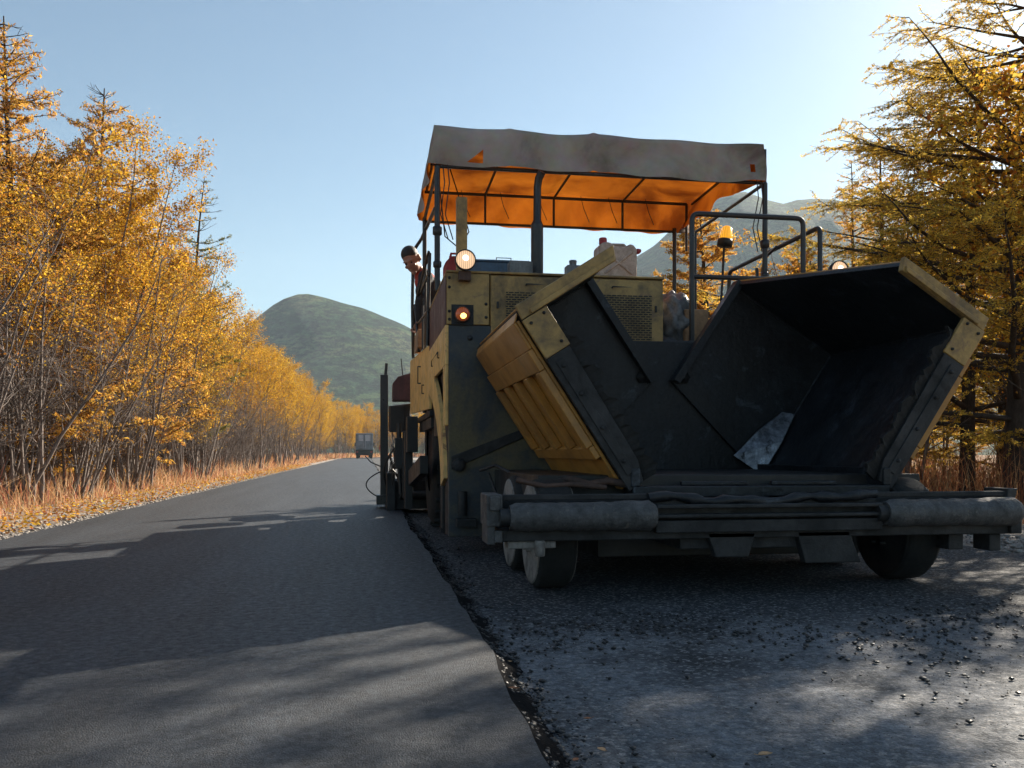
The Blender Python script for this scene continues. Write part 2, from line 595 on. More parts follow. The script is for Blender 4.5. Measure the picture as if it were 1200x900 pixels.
def ribbon(name, x0, x1, y0, y1, z, mat, wob0=0., wob1=0., dy=.5, nx=4, kind='structure', seed=1, crown=0.):
    ys = []
    y = y0
    while y < y1:
        ys.append(y)
        y += dy if y < 30 else dy * 6
    ys.append(y1)
    ys = np.array(ys)
    rg = np.random.default_rng(seed)
    def wob(a):
        if not a: return 0
        ph = rg.uniform(0, 6.28, 5)
        return a * sum(np.sin(ys * fr + p) / (i + 1.2) for i, (fr, p) in enumerate(zip((.7, 1.9, 4.3, 8.1, 15.3), ph)))
    b = bend(ys)
    xa, xb = x0 + b + wob(wob0), x1 + b + wob(wob1)
    V = []
    for k in range(nx + 1):
        t = k / nx
        V.append(np.stack([xa + (xb - xa) * t, ys, np.full_like(ys, z)], 1))
    V = np.stack(V, 1).reshape(-1, 3)
    n = nx + 1
    F = []
    for i in range(len(ys) - 1):
        for k in range(nx):
            F += [i * n + k, i * n + k + 1, (i + 1) * n + k + 1, (i + 1) * n + k]
    me = np_mesh(name, V, F, 4, mat)
    o = link_mesh(name, me)
    if kind: o['kind'] = kind
    return o, ys, xa, xb

g = MB()
g.add([(-1150, -300, -.03), (1150, -300, -.03), (1150, 1150, -.03), (-1150, 1150, -.03)], [(0, 1, 2, 3)])
tag(g.build('ground', M['ground']), kind='structure')
ribbon('verge', -5.0, 8.2, -6, 170, -.016, M['gravel_sheet'], .25, .35, 1.0, 4, seed=4)
ribbon('road', -3.0, 4.7, -6, 170, -.006, M['old_asphalt'], .03, .12, .4, 6, seed=8)
# fresh mat, a real 4.5 cm layer with a ragged right edge
mat_o, mys, mxa, mxb = ribbon('fresh_road_lane', -2.94, .42, -6, 170, .040, M['new_asphalt'], .02, .018, .12, 6, seed=2)
# its broken edge (sloping face down to the old surface)
V, F = [], []
for i, (y, x) in enumerate(zip(mys, mxb)):
    w1 = .075 + .02 * math.sin(y * 9) * math.sin(y * 23 + 1) + rng.uniform(-.012, .02)
    V += [(x, y, .040), (x + w1 * .25, y, .020 + rng.uniform(-.006, .006)), (x + w1, y, -.003)]
for i in range(len(mys) - 1):
    for k in range(2):
        a = i * 3 + k
        F += [a, a + 1, a + 4, a + 3]
tag(link_mesh('fresh_road_edge', np_mesh('fresh_road_edge', np.array(V), F, 4, M['tar_edge'])), kind='structure')
V, F = [], []
for i, (y, x) in enumerate(zip(mys, mxa)):
    V += [(x - .07, y, -.012), (x, y, .040)]
for i in range(len(mys) - 1):
    F += [2 * i, 2 * i + 1, 2 * i + 3, 2 * i + 2]
tag(link_mesh('fresh_road_shoulder', np_mesh('fresh_road_shoulder', np.array(V), F, 4, M['new_asphalt'])), kind='structure')

def stones(name, pts, sizes, mat, zs=.6):
    base = np.array([(1, 0, 0), (-1, 0, 0), (0, 1, 0), (0, -1, 0), (0, 0, 1), (0, 0, -1),
                     (.6, .6, .6), (-.6, .6, .6), (.6, -.6, .6), (-.6, -.6, .6)], float)
    fc = np.array([(0, 2, 6), (2, 1, 7), (1, 3, 9), (3, 0, 8), (6, 2, 4), (7, 4, 2), (7, 1, 4), (9, 4, 1), (9, 3, 4), (8, 4, 3), (8, 0, 4), (6, 4, 0),
                   (2, 0, 5), (1, 2, 5), (3, 1, 5), (0, 3, 5)])
    n = len(pts)
    jit = rng.uniform(.6, 1.35, (n, 10, 1))
    ang = rng.uniform(0, 6.28, n)
    c, s_ = np.cos(ang), np.sin(ang)
    v = base[None] * jit * np.asarray(sizes)[:, None, None]
    v[:, :, 2] *= zs
    x = v[:, :, 0] * c[:, None] - v[:, :, 1] * s_[:, None]
    y = v[:, :, 0] * s_[:, None] + v[:, :, 1] * c[:, None]
    v = np.stack([x, y, v[:, :, 2]], 2) + np.asarray(pts)[:, None, :]
    f = (fc[None] + (np.arange(n) * 10)[:, None, None]).ravel()
    return link_mesh(name, np_mesh(name, v.reshape(-1, 3), f, 3, mat))

# loose bitumen crumbs: along the joint, in a band in front of the machine and thinly elsewhere
P, Z = [], []
for i in range(6500):
    y = 1.2 + 11 * rng.random() ** 1.5
    x = np.interp(y, mys, mxb) + .0 + abs(rng.normal(0, .05)) * (1 if rng.random() < .85 else 3)
    P.append((x, y, max(0, .028 - .5 * abs(x - np.interp(y, mys, mxb))) * (rng.random() < .6))); Z.append(.003 + .010 * rng.random() ** 2.5)
for i in range(6500):
    x = rng.uniform(.6, 4.6)
    yb = 3.55 + .18 * math.sin(x * 2.3) + .12 * math.sin(x * 5.1 + 1)
    y = yb + rng.normal(0, .22)
    P.append((x, y, .0)); Z.append(.0015 + .013 * rng.random() ** 9)
for i in range(900):
    P.append((rng.uniform(.5, 4.6), rng.uniform(1.5, 4.4), 0)); Z.append(.002 + .009 * rng.random() ** 5)
for i in range(500):
    P.append((rng.normal(2.2, .35), rng.normal(2.6, .45), 0)); Z.append(.002 + .009 * rng.random() ** 4)
tag(stones('asphalt_crumbs', P, Z, M['crumb']), 'loose black bitumen crumbs scattered over the old road', 'crumbs', kind='stuff')
P, Z = [], []
for i in range(5200):
    y = 2.5 + 40 * rng.random() ** 1.8
    P.append((-3.02 - abs(rng.normal(0, .32)), y, -.005)); Z.append(.006 + .022 * rng.random() ** 3)
for i in range(4200):
    P.append((4.75 + abs(rng.normal(0, .9)), 4 + 22 * rng.random() ** 1.5, -.005)); Z.append(.006 + .03 * rng.random() ** 3)
tag(stones('gravel', P, Z, M['whiterock']), 'pale gravel strewn along both edges of the road', 'gravel', kind='stuff')

# hills
def build_hills():
    # ridge summits: lateral and depth in metres, height, widths
    # ridge summits: lateral and depth (m), height, width to the left / right / in depth
    peaks = [(-140, 600, 112, 125, 205, 130, 1.6), (-25, 350, 30, 42, 150, 70, 2.0), (-420, 760, 70, 160, 160, 160, 2.0),
             (206, 760, 240, 262, 420, 230, 1.5), (420, 820, 226, 160, 260, 240, 2.0)]
    n1, n2 = 230, 120
    us = np.linspace(-750, 900, n1)
    ds = np.linspace(190, 1060, n2)
    U, D = np.meshgrid(us, ds)
    H = np.zeros_like(U)
    for (u, d, h, sl, sr, sd_, p) in peaks:
        q = np.sqrt((np.where(U < u, (U - u) / sl, (U - u) / sr)) ** 2 + ((D - d) / sd_) ** 2)
        H = np.logaddexp(H / 5, h * np.exp(-(q ** p)) / 5) * 5
    H -= H.min()
    rg = np.random.default_rng(3)
    for k in range(26):
        fr = rg.uniform(.01, .09)
        a = rg.uniform(0, 6.28)
        H += (H / 120) * (.06 / fr) * np.sin(fr * (U * math.cos(a) + D * math.sin(a)) + rg.uniform(0, 6.28)) * .8
    for k in range(14):                      # shallow gullies running down the slopes
        fr = rg.uniform(.03, .07)
        H += (H / 110) * .8 * (np.abs(np.sin(fr * (U + .25 * D * math.sin(k)) + rg.uniform(0, 6.28))) - .6)
    H = H - 3
    c, s_ = math.cos(YAW), math.sin(YAW)
    X = U * c + D * s_
    Y = D * c - U * s_
    V = np.stack([X, Y, H], 2).reshape(-1, 3)
    i, j = np.meshgrid(np.arange(n2 - 1), np.arange(n1 - 1), indexing='ij')
    a = i * n1 + j
    F = np.stack([a, a + 1, a + n1 + 1, a + n1], 2).ravel()
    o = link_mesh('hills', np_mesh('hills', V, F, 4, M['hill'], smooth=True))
    tag(o, kind='structure')
build_hills()

# ------------------------------------------------------------------ trees
class TreeGen:
    def __init__(s, seed):
        s.r = random.Random(seed)
        s.g = np.random.default_rng(seed)
        s.bv, s.bf = [], []
        s.lp, s.ls, s.lc = [], [], []        # leaf centre, size, colour
        s.nb = 0

    def tube(s, pts, radii, n=4):
        pts = np.asarray(pts, float)
        d = np.gradient(pts, axis=0)
        d /= np.linalg.norm(d, axis=1)[:, None] + 1e-9
        ref = np.array([.31, .17, .93]) if abs(d[0][2]) < .8 else np.array([1., .1, 0])
        u = np.cross(d, ref); u /= np.linalg.norm(u, axis=1)[:, None] + 1e-9
        v = np.cross(d, u)
        a = np.arange(n) * 2 * np.pi / n
        ring = (u[:, None, :] * np.cos(a)[None, :, None] + v[:, None, :] * np.sin(a)[None, :, None])
        V = pts[:, None, :] + ring * np.asarray(radii)[:, None, None]
        m = len(pts)
        i, k = np.meshgrid(np.arange(m - 1), np.arange(n), indexing='ij')
        a0 = i * n + k; b0 = i * n + (k + 1) % n
        F = np.stack([a0, b0, b0 + n, a0 + n], 2).reshape(-1, 4) + s.nb
        s.bv.append(V.reshape(-1, 3)); s.bf.append(F)
        s.nb += m * n

    def path(s, p, d, length, segs, wander=.1, lift=0., droop=0.):
        p = np.array(p, float); d = np.array(d, float)
        d /= np.linalg.norm(d)
        out = [p.copy()]
        st = length / segs
        for i in range(segs):
            d = d + s.g.normal(0, wander, 3)
            d[2] += lift - droop * (i / segs)
            d /= np.linalg.norm(d)
            p = p + d * st
            out.append(p.copy())
        return np.array(out)

    def leaves(s, pts, size, cols):
        pts = np.asarray(pts).reshape(-1, 3)
        n = len(pts)
        if not n: return
        s.lp.append(pts)
        s.ls.append(s.g.uniform(.65, 1.3, n) * size)
        pal = np.asarray(cols)
        idx = s.g.integers(0, len(pal), n)
        s.lc.append(pal[idx] * s.g.uniform(.58, 1.2, (n, 1)))

    def meshes(s, bark, shape=.62, name='tree', needle=False):
        bm_ = np_mesh(name + '_trunk', np.concatenate(s.bv), np.concatenate(s.bf).ravel(), 4, bark, smooth=True)
        lp = np.concatenate(s.lp); ls = np.concatenate(s.ls); lc = np.concatenate(s.lc)
        n = len(lp)
        a = s.g.normal(0, 1, (n, 3)); a /= np.linalg.norm(a, axis=1)[:, None]
        t = s.g.normal(0, 1, (n, 3))
        b = np.cross(a, t); b /= np.linalg.norm(b, axis=1)[:, None] + 1e-9
        nn = np.cross(a, b)
        h = ls[:, None]
        V = np.stack([lp - a * h, lp + b * h * shape + nn * h * .2 - a * h * .1, lp + a * h, lp - b * h * shape + nn * h * .2 - a * h * .1], 1)
        F = np.arange(n * 4)
        C = np.repeat(lc, 4, axis=0)
        lm = np_mesh(name + '_crown', V.reshape(-1, 3), F, 4, M['leaf'], cols=C)
        return bm_, lm

YEL = [(.66, .38, .035), (.70, .44, .05), (.56, .27, .03), (.62, .34, .03), (.42, .17, .025), (.52, .34, .06), (.34, .16, .03)]
ORA = [(.50, .20, .03), (.42, .14, .025), (.56, .27, .035), (.34, .11, .03)]
GLD = [(.70, .45, .06), (.62, .42, .07), (.74, .46, .05), (.56, .40, .08)]
GRN = [(.26, .24, .06), (.20, .20, .06), (.38, .30, .05), (.15, .16, .05)]
LAR = [(.70, .42, .08), (.66, .34, .07), (.62, .28, .06), (.74, .46, .08)]

def thicket(seed, H, pal, stems=(4, 7), leafy=.34, leaf=.024, dens=1.0, lean=.30):
    """multi-stemmed alder or birch: bare grey stems and twigs below, leaves above"""
    T = TreeGen(seed)
    r = T.r
    for k in range(r.randint(*stems)):
        a = r.uniform(0, 6.28)
        ln = abs(r.gauss(lean * .6, lean * .5))
        d = (math.cos(a) * ln, math.sin(a) * ln, 1)
        h = H * r.uniform(.72, 1.0)
        b = (math.cos(a) * r.uniform(0, .35), math.sin(a) * r.uniform(0, .35), -.1)
        p = T.path(b, d, h * 1.05, 11, .06, .02)
        r0 = .014 + .005 * h * r.uniform(.7, 1.1)
        rad = np.linspace(r0, .006, len(p))
        T.tube(p, rad, 5)
        nb = int(h * 4.2)
        for i in range(nb):
            t = r.uniform(.16, .99)
            q = t * (len(p) - 1); i0 = int(q)
            pt = p[i0] + (p[min(i0 + 1, len(p) - 1)] - p[i0]) * (q - i0)
            a2 = r.uniform(0, 6.28)
            up = r.uniform(.35, 1.1)
            bl = (h * .26) * (1.12 - t) ** .7 * r.uniform(.6, 1.2) + .25
            bp = T.path(pt, (math.cos(a2), math.sin(a2), up), bl, 5, .16, .06)
            T.tube(bp, np.linspace(.004 + .005 * bl, .0025, 6), 3)
            for j in range(r.randint(5, 8)):
                tt = r.uniform(.25, 1)
                q2 = tt * 5; j0 = min(int(q2), 4)
                pt2 = bp[j0] + (bp[j0 + 1] - bp[j0]) * (q2 - j0)
                a3 = a2 + r.uniform(-1.3, 1.3)
                tl = r.uniform(.2, .55)
                tp = T.path(pt2, (math.cos(a3), math.sin(a3), r.uniform(-.1, 1.0)), tl, 3, .25, .05)
                T.tube(tp, np.array([.004, .0033, .0027, .002]), 3)
                zrel = pt2[2] / H
                pr = min(1, max(0.03, (zrel - leafy) / .28 + r.gauss(0, .18)))
                n = int(r.uniform(13, 38) * pr * dens)
                if n > 0:
                    f = T.g.uniform(.1, 1.1, n)
                    base = tp[0][None] + (tp[-1] - tp[0])[None] * f[:, None]
                    T.leaves(base + T.g.normal(0, .07, (n, 3)), leaf, pal)
    return T

def larch(seed, H, pal, width=.30, dens=1.0, bare_top=.08, limb_lift=.05, gap=.24, minz=.12, tuft=.030):
    T = TreeGen(seed)
    r = T.r
    p = T.path((0, 0, -.1), (r.gauss(0, .02), r.gauss(0, .02), 1), H, 14, .012, .01)
    T.tube(p, np.linspace(.012 * H + .02, .008, 15), 7)
    z = H * minz
    while z < H * .985:
        t = z / H
        q = t * 14; i0 = min(int(q), 13)
        pt = p[i0] + (p[i0 + 1] - p[i0]) * (q - i0)
        for k in range(r.randint(2, 4)):
            a = r.uniform(0, 6.28)
            ln = (width * H * (1 - t) ** .8 + .18) * r.uniform(.55, 1.15)
            bp = T.path(pt, (math.cos(a), math.sin(a), r.uniform(-.05, .35)), ln, 7, .07, limb_lift)
            T.tube(bp, np.linspace(.006 + .010 * ln, .003, 8), 4)
            ns = int(ln / .13)
            for j in range(ns):
                tt = r.uniform(.15, 1)
                q2 = tt * 7; j0 = min(int(q2), 6)
                pt2 = bp[j0] + (bp[j0 + 1] - bp[j0]) * (q2 - j0)
                a3 = a + r.choice((-1, 1)) * r.uniform(.5, 1.2)
                sl = ln * .30 * (1.15 - tt) * r.uniform(.5, 1.3) + .10
                sp = T.path(pt2, (math.cos(a3), math.sin(a3), r.uniform(-.25, .35)), sl, 3, .12, .02)
                T.tube(sp, np.array([.0045, .004, .003, .002]), 3)
                if t < 1 - bare_top or r.random() < .25:
                    n = int(sl / .0075 * dens * r.uniform(.5, 1.3))
                    f = T.g.uniform(0, 1.02, n)
                    T.leaves(sp[0][None] + (sp[-1] - sp[0])[None] * f[:, None] + T.g.normal(0, .016, (n, 3)), tuft, pal)
            if t < 1 - bare_top:
                n = int(ln / .012 * dens)
                f = T.g.uniform(.2, 1, n) * 7
                j0 = np.minimum(f.astype(int), 6)
                T.leaves(bp[j0] + (bp[j0 + 1] - bp[j0]) * (f - j0)[:, None] + T.g.normal(0, .02, (n, 3)), tuft, pal)
        z += gap * r.uniform(.6, 1.3)
    return T

def limb_larch(seed, H, pal):
    """old spreading larch: long dark limbs, most of them sweeping to one side (local -X)"""
    T = TreeGen(seed)
    r = T.r
    p = T.path((0, 0, -.1), (.02, 0, 1), H, 12, .015, .01)
    T.tube(p, np.linspace(.17, .015, 13), 9)
    for k in range(46):
        t = r.uniform(.13, .97)
        q = t * 12; i0 = min(int(q), 11)
        pt = p[i0] + (p[i0 + 1] - p[i0]) * (q - i0)
        a = math.pi + r.gauss(0, .75) if r.random() < .72 else r.uniform(0, 6.28)
        ln = (4.9 * (1 - t) ** .65 + .5) * r.uniform(.7, 1.08)
        bp = T.path(pt, (math.cos(a), math.sin(a), r.uniform(-.05, .22)), ln, 10, .075, .022)
        T.tube(bp, np.linspace(.018 + .010 * ln, .004, 11), 6)
        for j in range(int(ln * 7)):
            tt = r.uniform(.14, 1)
            q2 = tt * 10; j0 = min(int(q2), 9)
            pt2 = bp[j0] + (bp[j0 + 1] - bp[j0]) * (q2 - j0)
            a3 = a + r.choice((-1, 1)) * r.uniform(.4, 1.1)
            sl = (.95 * (1.1 - tt) + .22) * r.uniform(.5, 1.2)
            sp = T.path(pt2, (math.cos(a3), math.sin(a3), r.uniform(-.3, .3)), sl, 5, .11, .03)
            T.tube(sp, np.linspace(.008, .002, 6), 3)
            n = int(sl / .010 * r.uniform(.3, 1.0) * (.35 + .9 * tt))
            f = T.g.uniform(.1, 1, n) * 5; jj = np.minimum(f.astype(int), 4)
            T.leaves(sp[jj] + (sp[jj + 1] - sp[jj]) * (f - jj)[:, None] + T.g.normal(0, .016, (n, 3)), .030, pal)
            for m_ in range(r.randint(1, 4)):
                f1 = r.uniform(.2, 1) * 5; j1 = min(int(f1), 4)
                pt3 = sp[j1] + (sp[j1 + 1] - sp[j1]) * (f1 - j1)
                a4 = a3 + r.uniform(-1.1, 1.1)
                l4 = r.uniform(.12, .40)
                tp = T.path(pt3, (math.cos(a4), math.sin(a4), r.uniform(-.9, .15)), l4, 2, .1, 0)
                T.tube(tp, np.array([.004, .003, .002]), 3)
                n = int(l4 / .010 * r.uniform(.4, 1.05))
                T.leaves(tp[0][None] + (tp[-1] - tp[0])[None] * T.g.uniform(0, 1.02, n)[:, None] + T.g.normal(0, .013, (n, 3)), .028, pal)
    return T

PROTO = {}
def proto(key, T, bark, shape):
    PROTO[key] = T.meshes(bark, shape, key)
proto('alder_a', thicket(21, 6.0, YEL, leafy=.46), M['bark_grey'], .72)
proto('alder_b', thicket(22, 6.4, YEL + ORA[:1], leafy=.55), M['bark_grey'], .72)
proto('alder_c', thicket(23, 5.6, YEL + GLD, leafy=.36), M['bark_grey'], .72)
proto('alder_d', thicket(24, 6.8, ORA + YEL[2:], leafy=.62, dens=.6), M['bark_grey'], .72)
proto('birch_a', thicket(25, 7.2, YEL[:4] + YEL, stems=(4, 5), leafy=.2, dens=1.8, lean=.16), M['bark_grey'], .72)
proto('birch_b', thicket(26, 7.0, YEL[:2] + GLD[:2] + YEL, stems=(4, 5), leafy=.16, dens=1.8, lean=.15), M['bark_grey'], .72)
proto('larch_a', larch(31, 8.0, LAR, .27, gap=.19), M['bark_dark'], .24)
proto('larch_b', larch(32, 8.0, GLD + LAR, .29, gap=.2), M['bark_dark'], .24)
proto('larch_green', larch(33, 8.0, GRN, .24, dens=.8, bare_top=.2), M['bark_dark'], .24)
proto('larch_wide', larch(34, 9.0, GLD + GRN[2:3], .46, dens=1.1, gap=.30, limb_lift=.03, minz=.1, tuft=.032), M['bark_dark'], .24)
proto('birch_brown', thicket(27, 7.6, ORA[:3] + GLD + YEL[:3], stems=(3, 4), leafy=.22, dens=1.5, lean=.22, leaf=.03), M['bark_dark'], .75)

proto('larch_full', larch(35, 6.0, LAR + [(.78, .46, .10)], .31, dens=.95, gap=.095, bare_top=.05, minz=.06), M['bark_dark'], .24)
proto('alder_bare', thicket(28, 4.2, YEL + ORA, stems=(8, 10), leafy=.55, dens=.22, lean=.42), M['bark_grey'], .72)
proto('larch_thick', larch(36, 6.0, LAR + [(.78, .46, .10)], .34, dens=1.7, gap=.12, bare_top=.03, minz=.05, tuft=.034), M['bark_dark'], .24)
proto('limb_larch', limb_larch(41, 9.4, [(.88, .62, .10), (.84, .58, .09), (.86, .54, .08), (.76, .56, .12), (.70, .40, .07)]), M['bark_dark'], .24)

def tree(key, x, y, h, rot, name, label, cat, group=None, sx=1.0):
    base = {'alder_a': 6.0, 'alder_b': 6.4, 'alder_c': 5.6, 'alder_d': 6.8, 'birch_a': 7.2, 'birch_b': 7.0, 'birch_brown': 7.6,
            'larch_a': 8, 'larch_b': 8, 'larch_green': 8, 'larch_wide': 9, 'limb_larch': 9.4, 'larch_full': 6.0, 'larch_thick': 6.0, 'alder_bare': 4.2}[key]
    e = empty(name, (x, y, -.03), label, cat, group)
    k = h / base
    e.scale = (k * sx, k * sx, k)
    e.rotation_euler = (0, 0, rot)
    t = link_mesh('trunk', PROTO[key][0], e)
    c = link_mesh('crown', PROTO[key][1], e)
    return e

rt = random.Random(77)
# single trees one can pick out on the left
tree('larch_full', -5.7, 16.0, 8.1, .4, 'larch_tree', 'tall orange-tipped larch with thin bare leader, nearest larch left of the road', 'tree')
tree('larch_full', -5.8, 20.3, 8.7, 2.0, 'larch_tree', 'golden yellow larch with bare spike top behind the nearest left larch', 'tree')
tree('larch_green', -5.4, 28.0, 9.2, 1.1, 'larch_tree', 'greenish larch standing out darker above the yellow wood left of the road', 'tree')
tree('birch_a', -5.0, 17.6, 6.4, .3, 'birch_tree', 'bright yellow leafy birch under the golden larch left of the road', 'tree')
tree('alder_d', -5.6, 11.6, 7.0, 4.0, 'alder_tree', 'sparse alder with rusty leaves and bare twigs at the far left edge', 'tree')
GL = 'alders in the wood left of the road'
LB = 'yellow-leaved alder thicket with bare grey stems in the wood left of the road'
GB = 'birches in the wood left of the road'
LBB = 'leafy golden birch in the wood left of the road'
y = 9.5
while y < 112:
    step = 1.25 if y < 30 else (2.2 if y < 60 else 3.2)
    for row in range(3 if y < 60 else 2):
        x = -5.0 - row * 2.0 + rt.uniform(-.5, .5) + float(bend(y))
        yy = y + rt.uniform(-.6, .6)
        front = row == 0
        h = (.88 if y < 19 else 1) * rt.uniform(4.3, 6.3) if front else rt.uniform(5.4, 7.6)
        if y > 26: h *= 1.08
        if rt.random() < ((.06 if y < 15 else .26) if front else .42):
            tree(rt.choice(['birch_a', 'birch_b']), x - .3, yy, h, rt.uniform(0, 6.28), 'birch_tree', LBB, 'tree', GB)
        else:
            tree(rt.choice(['alder_b', 'alder_d', 'alder_b', 'alder_a'] if y < 17 else ['alder_a', 'alder_b', 'alder_c', 'alder_d'] if y < 30 else ['alder_a', 'alder_b', 'alder_c']), x, yy, h, rt.uniform(0, 6.28), 'alder_tree', LB, 'tree', GL)
    y += step
y = 9.0
while y < 46:
    tree('alder_bare', -4.6 - rt.uniform(0, 1.2), y, rt.uniform(2.6, 4.0), rt.uniform(0, 6.28), 'alder_shrub',
         'nearly leafless grey alder brush at the foot of the wood left of the road', 'shrub', 'alder brush left of the road')
    y += rt.uniform(.9, 1.6)
for (x, y, h) in ((-7.2, 33, 8.2), (-8.4, 41, 8.4), (-7.0, 52, 8.2), (-8.8, 66, 8.6)):
    tree(rt.choice(['larch_a', 'larch_b']), x, y, h, rt.uniform(0, 6.28), 'larch_tree', 'golden larch further back in the wood left of the road', 'tree', 'larches further back left of the road')
# wood closing the view where the road bends
y = 118
while y < 175:
    for k in range(4):
        x = float(bend(y)) - 4.6 - k * 2.6 + rt.uniform(-.9, .9)
        tree(rt.choice(['alder_a', 'alder_c', 'birch_a', 'birch_b']), x, y + rt.uniform(-1, 1), rt.uniform(5.5, 8), rt.uniform(0, 6.28),
             'birch_tree', 'small far autumn tree in the wood where the road bends', 'tree', 'far trees where the road bends')
    y += 4.2
# right-hand side
tree('limb_larch', 8.7, 10.8, 7.2, .03, 'larch_tree', 'old golden larch with long dark limbs reaching over the machine from the right edge', 'tree', sx=1.28)
tree('birch_brown', 8.3, 9.0, 8.2, .7, 'birch_tree', 'tall brown-leaved birch in the upper right corner', 'tree')
tree('birch_brown', 9.9, 11.8, 6.6, 2.9, 'birch_tree', 'lower brown birch among the limbs of the old larch', 'tree')
tree('limb_larch', 11.2, 14.2, 7.6, -.25, 'larch_tree', 'second spreading larch with low dark limbs, behind the old larch at the right edge', 'tree')
tree('larch_thick', 7.3, 17.5, 5.9, 1.0, 'larch_tree', 'orange larch behind the beacon and the handrail', 'tree', sx=1.45)
tree('larch_thick', 8.7, 17.4, 4.8, 3.0, 'larch_tree', 'small orange larch just right of the larch behind the beacon', 'tree', sx=1.5)
tree('larch_thick', 6.3, 18.5, 4.1, 3.6, 'larch_tree', 'lowest orange larch behind the grey sheeting on the machine', 'tree')
tree('limb_larch', 9.3, 12.6, 7.0, -.35, 'larch_tree', 'bushy golden larch between the old larch and the orange larch behind the beacon', 'tree')
tree('larch_thick', 8.3, 16.2, 5.0, 5.0, 'larch_tree', 'orange larch standing behind the upright post of the right handrail', 'tree')
GRR = 'larches in the wood right of the road'
LRR = 'golden larch with dark trunk in the wood right of the road'
GRA = 'alders in the wood right of the road'
LRA = 'yellow alder thicket in the wood right of the road'
for (x, y) in ((9.3, 14.8), (11.5, 11.2), (12.3, 15.5), (10.2, 17.5), (12.8, 18.8), (14.5, 13.5), (15.5, 17.2), (11.5, 21.5), (14.8, 22.5), (18, 20), (13.5, 26), (17, 27), (11.8, 30), (20.5, 24.5),
               (16.5, 33), (13.5, 38), (20, 36), (15, 46), (19, 50), (14.5, 58), (18, 68), (15, 80), (19, 92), (23, 31), (25, 40), (15, 9.5)):
    tree(rt.choice(['larch_a', 'larch_b', 'larch_wide', 'larch_b']), x, y, rt.uniform(5.2, 7.2), rt.uniform(0, 6.28), 'larch_tree', LRR, 'tree', GRR)
for (x, y) in ((8.8, 13.2), (10.2, 12.2), (9.8, 15.9), (11.6, 14.2), (12.2, 13.0), (13.4, 16.6), (11.2, 19.0), (9.2, 19.6), (14, 20.2), (12.6, 23.2), (16, 24.8), (10.5, 25.5), (15.2, 29.5), (12, 34), (18, 30),
               (13.2, 42), (17, 41), (12.6, 52), (16.5, 55), (13, 64), (14, 72), (13, 86), (17, 99), (14.5, 106), (13.2, 10.6), (19, 16), (22, 20)):
    tree(rt.choice(['alder_a', 'alder_b', 'alder_c', 'alder_d']), x, y, rt.uniform(4.2, 6.2), rt.uniform(0, 6.28), 'alder_tree', LRA, 'tree', GRA)

# ------------------------------------------------------------------ grass and litter
def blades(name, pts, h, wd, pal, label, lean=.62):
    n = len(pts)
    pts = np.asarray(pts, float)
    a = rng.uniform(0, 6.28, n)
    side = np.stack([np.cos(a), np.sin(a), np.zeros(n)], 1)
    a2 = rng.uniform(0, 6.28, n)
    ln = np.abs(rng.normal(0, lean, n))
    top = pts + np.stack([np.cos(a2) * ln * h, np.sin(a2) * ln * h, h], 1)
    mid = pts * .45 + top * .55 - np.stack([np.cos(a2) * ln * h, np.sin(a2) * ln * h, np.zeros(n)], 1) * .15
    wv = np.asarray(wd)[:, None]
    V = np.stack([pts - side * wv, pts + side * wv, mid + side * wv * .8, top, mid - side * wv * .8], 1)
    k = np.arange(n)[:, None] * 5
    F = np.concatenate([k + np.array([[0, 1, 2, 4]]), ], 1).ravel()
    F2 = (k + np.array([[4, 2, 3, 3]]))
    tri = (k + np.array([[4, 2, 3]])).ravel()
    quad_as_tri = np.concatenate([k + np.array([[0, 1, 2]]), k + np.array([[0, 2, 4]])], 1).reshape(-1, 3)
    allf = np.concatenate([quad_as_tri.ravel(), tri])
    pal = np.asarray(pal)
    C = pal[rng.integers(0, len(pal), n)] * rng.uniform(.65, 1.2, (n, 1))
    me = np_mesh(name, V.reshape(-1, 3), allf, 3, M['grass'], cols=np.repeat(C, 5, axis=0))
    return tag(link_mesh(name, me), label, 'grass', kind='stuff')

GP = [(.66, .36, .19), (.72, .44, .24), (.60, .28, .14), (.76, .52, .32), (.46, .16, .10), (.66, .38, .20), (.40, .15, .12), (.70, .46, .27), (.34, .24, .12), (.74, .58, .36), (.30, .16, .09), (.58, .34, .14)]
n = 78000
yy = 5 + 110 * rng.random(n) ** 2.0
off = rng.random(n) ** .8 * 4.8
clump = .5 + .5 * np.sin(yy * 2.1 + 2 * np.sin(off * 3)) * np.sin(off * 2.7 + yy * .7)
xx = -3.75 - off + bend(yy) + rng.normal(0, .1, n)
hh = (.10 + .58 * rng.random(n) ** 1.6 * (.25 + .75 * clump)) * np.clip(off / .9, .3, 1.25)
blades('dry_grass', np.stack([xx, yy, np.full(n, -.03)], 1), hh, (.0022 + .00026 * yy) * rng.uniform(.6, 1.3, n), GP, 'orange dry grass along the left verge under the trees')
n = 26000
yy = 4 + 75 * rng.random(n) ** 1.7
off = rng.random(n) ** .8 * 6
xx = 6.6 + off + rng.normal(0, .15, n)
hh = (.2 + .65 * rng.random(n)) * np.clip(off / .8, .3, 1.2)
GP2 = [(.42, .20, .09), (.50, .27, .12), (.34, .13, .07), (.52, .32, .16), (.28, .11, .06)]
blades('dry_grass', np.stack([xx, yy, np.full(n, -.03)], 1), hh, .003 + .0003 * yy, GP2, 'brown dry grass along the right verge behind the push roller')
# bend grass behind the truck
n = 7000
yy = rng.uniform(112, 165, n)
xx = bend(yy) - 3.6 - 8 * rng.random(n)
blades('dry_grass', np.stack([xx, yy, np.full(n, -.03)], 1), .3 + .5 * rng.random(n), np.full(n, .04), GP, 'far orange grass where the road bends')

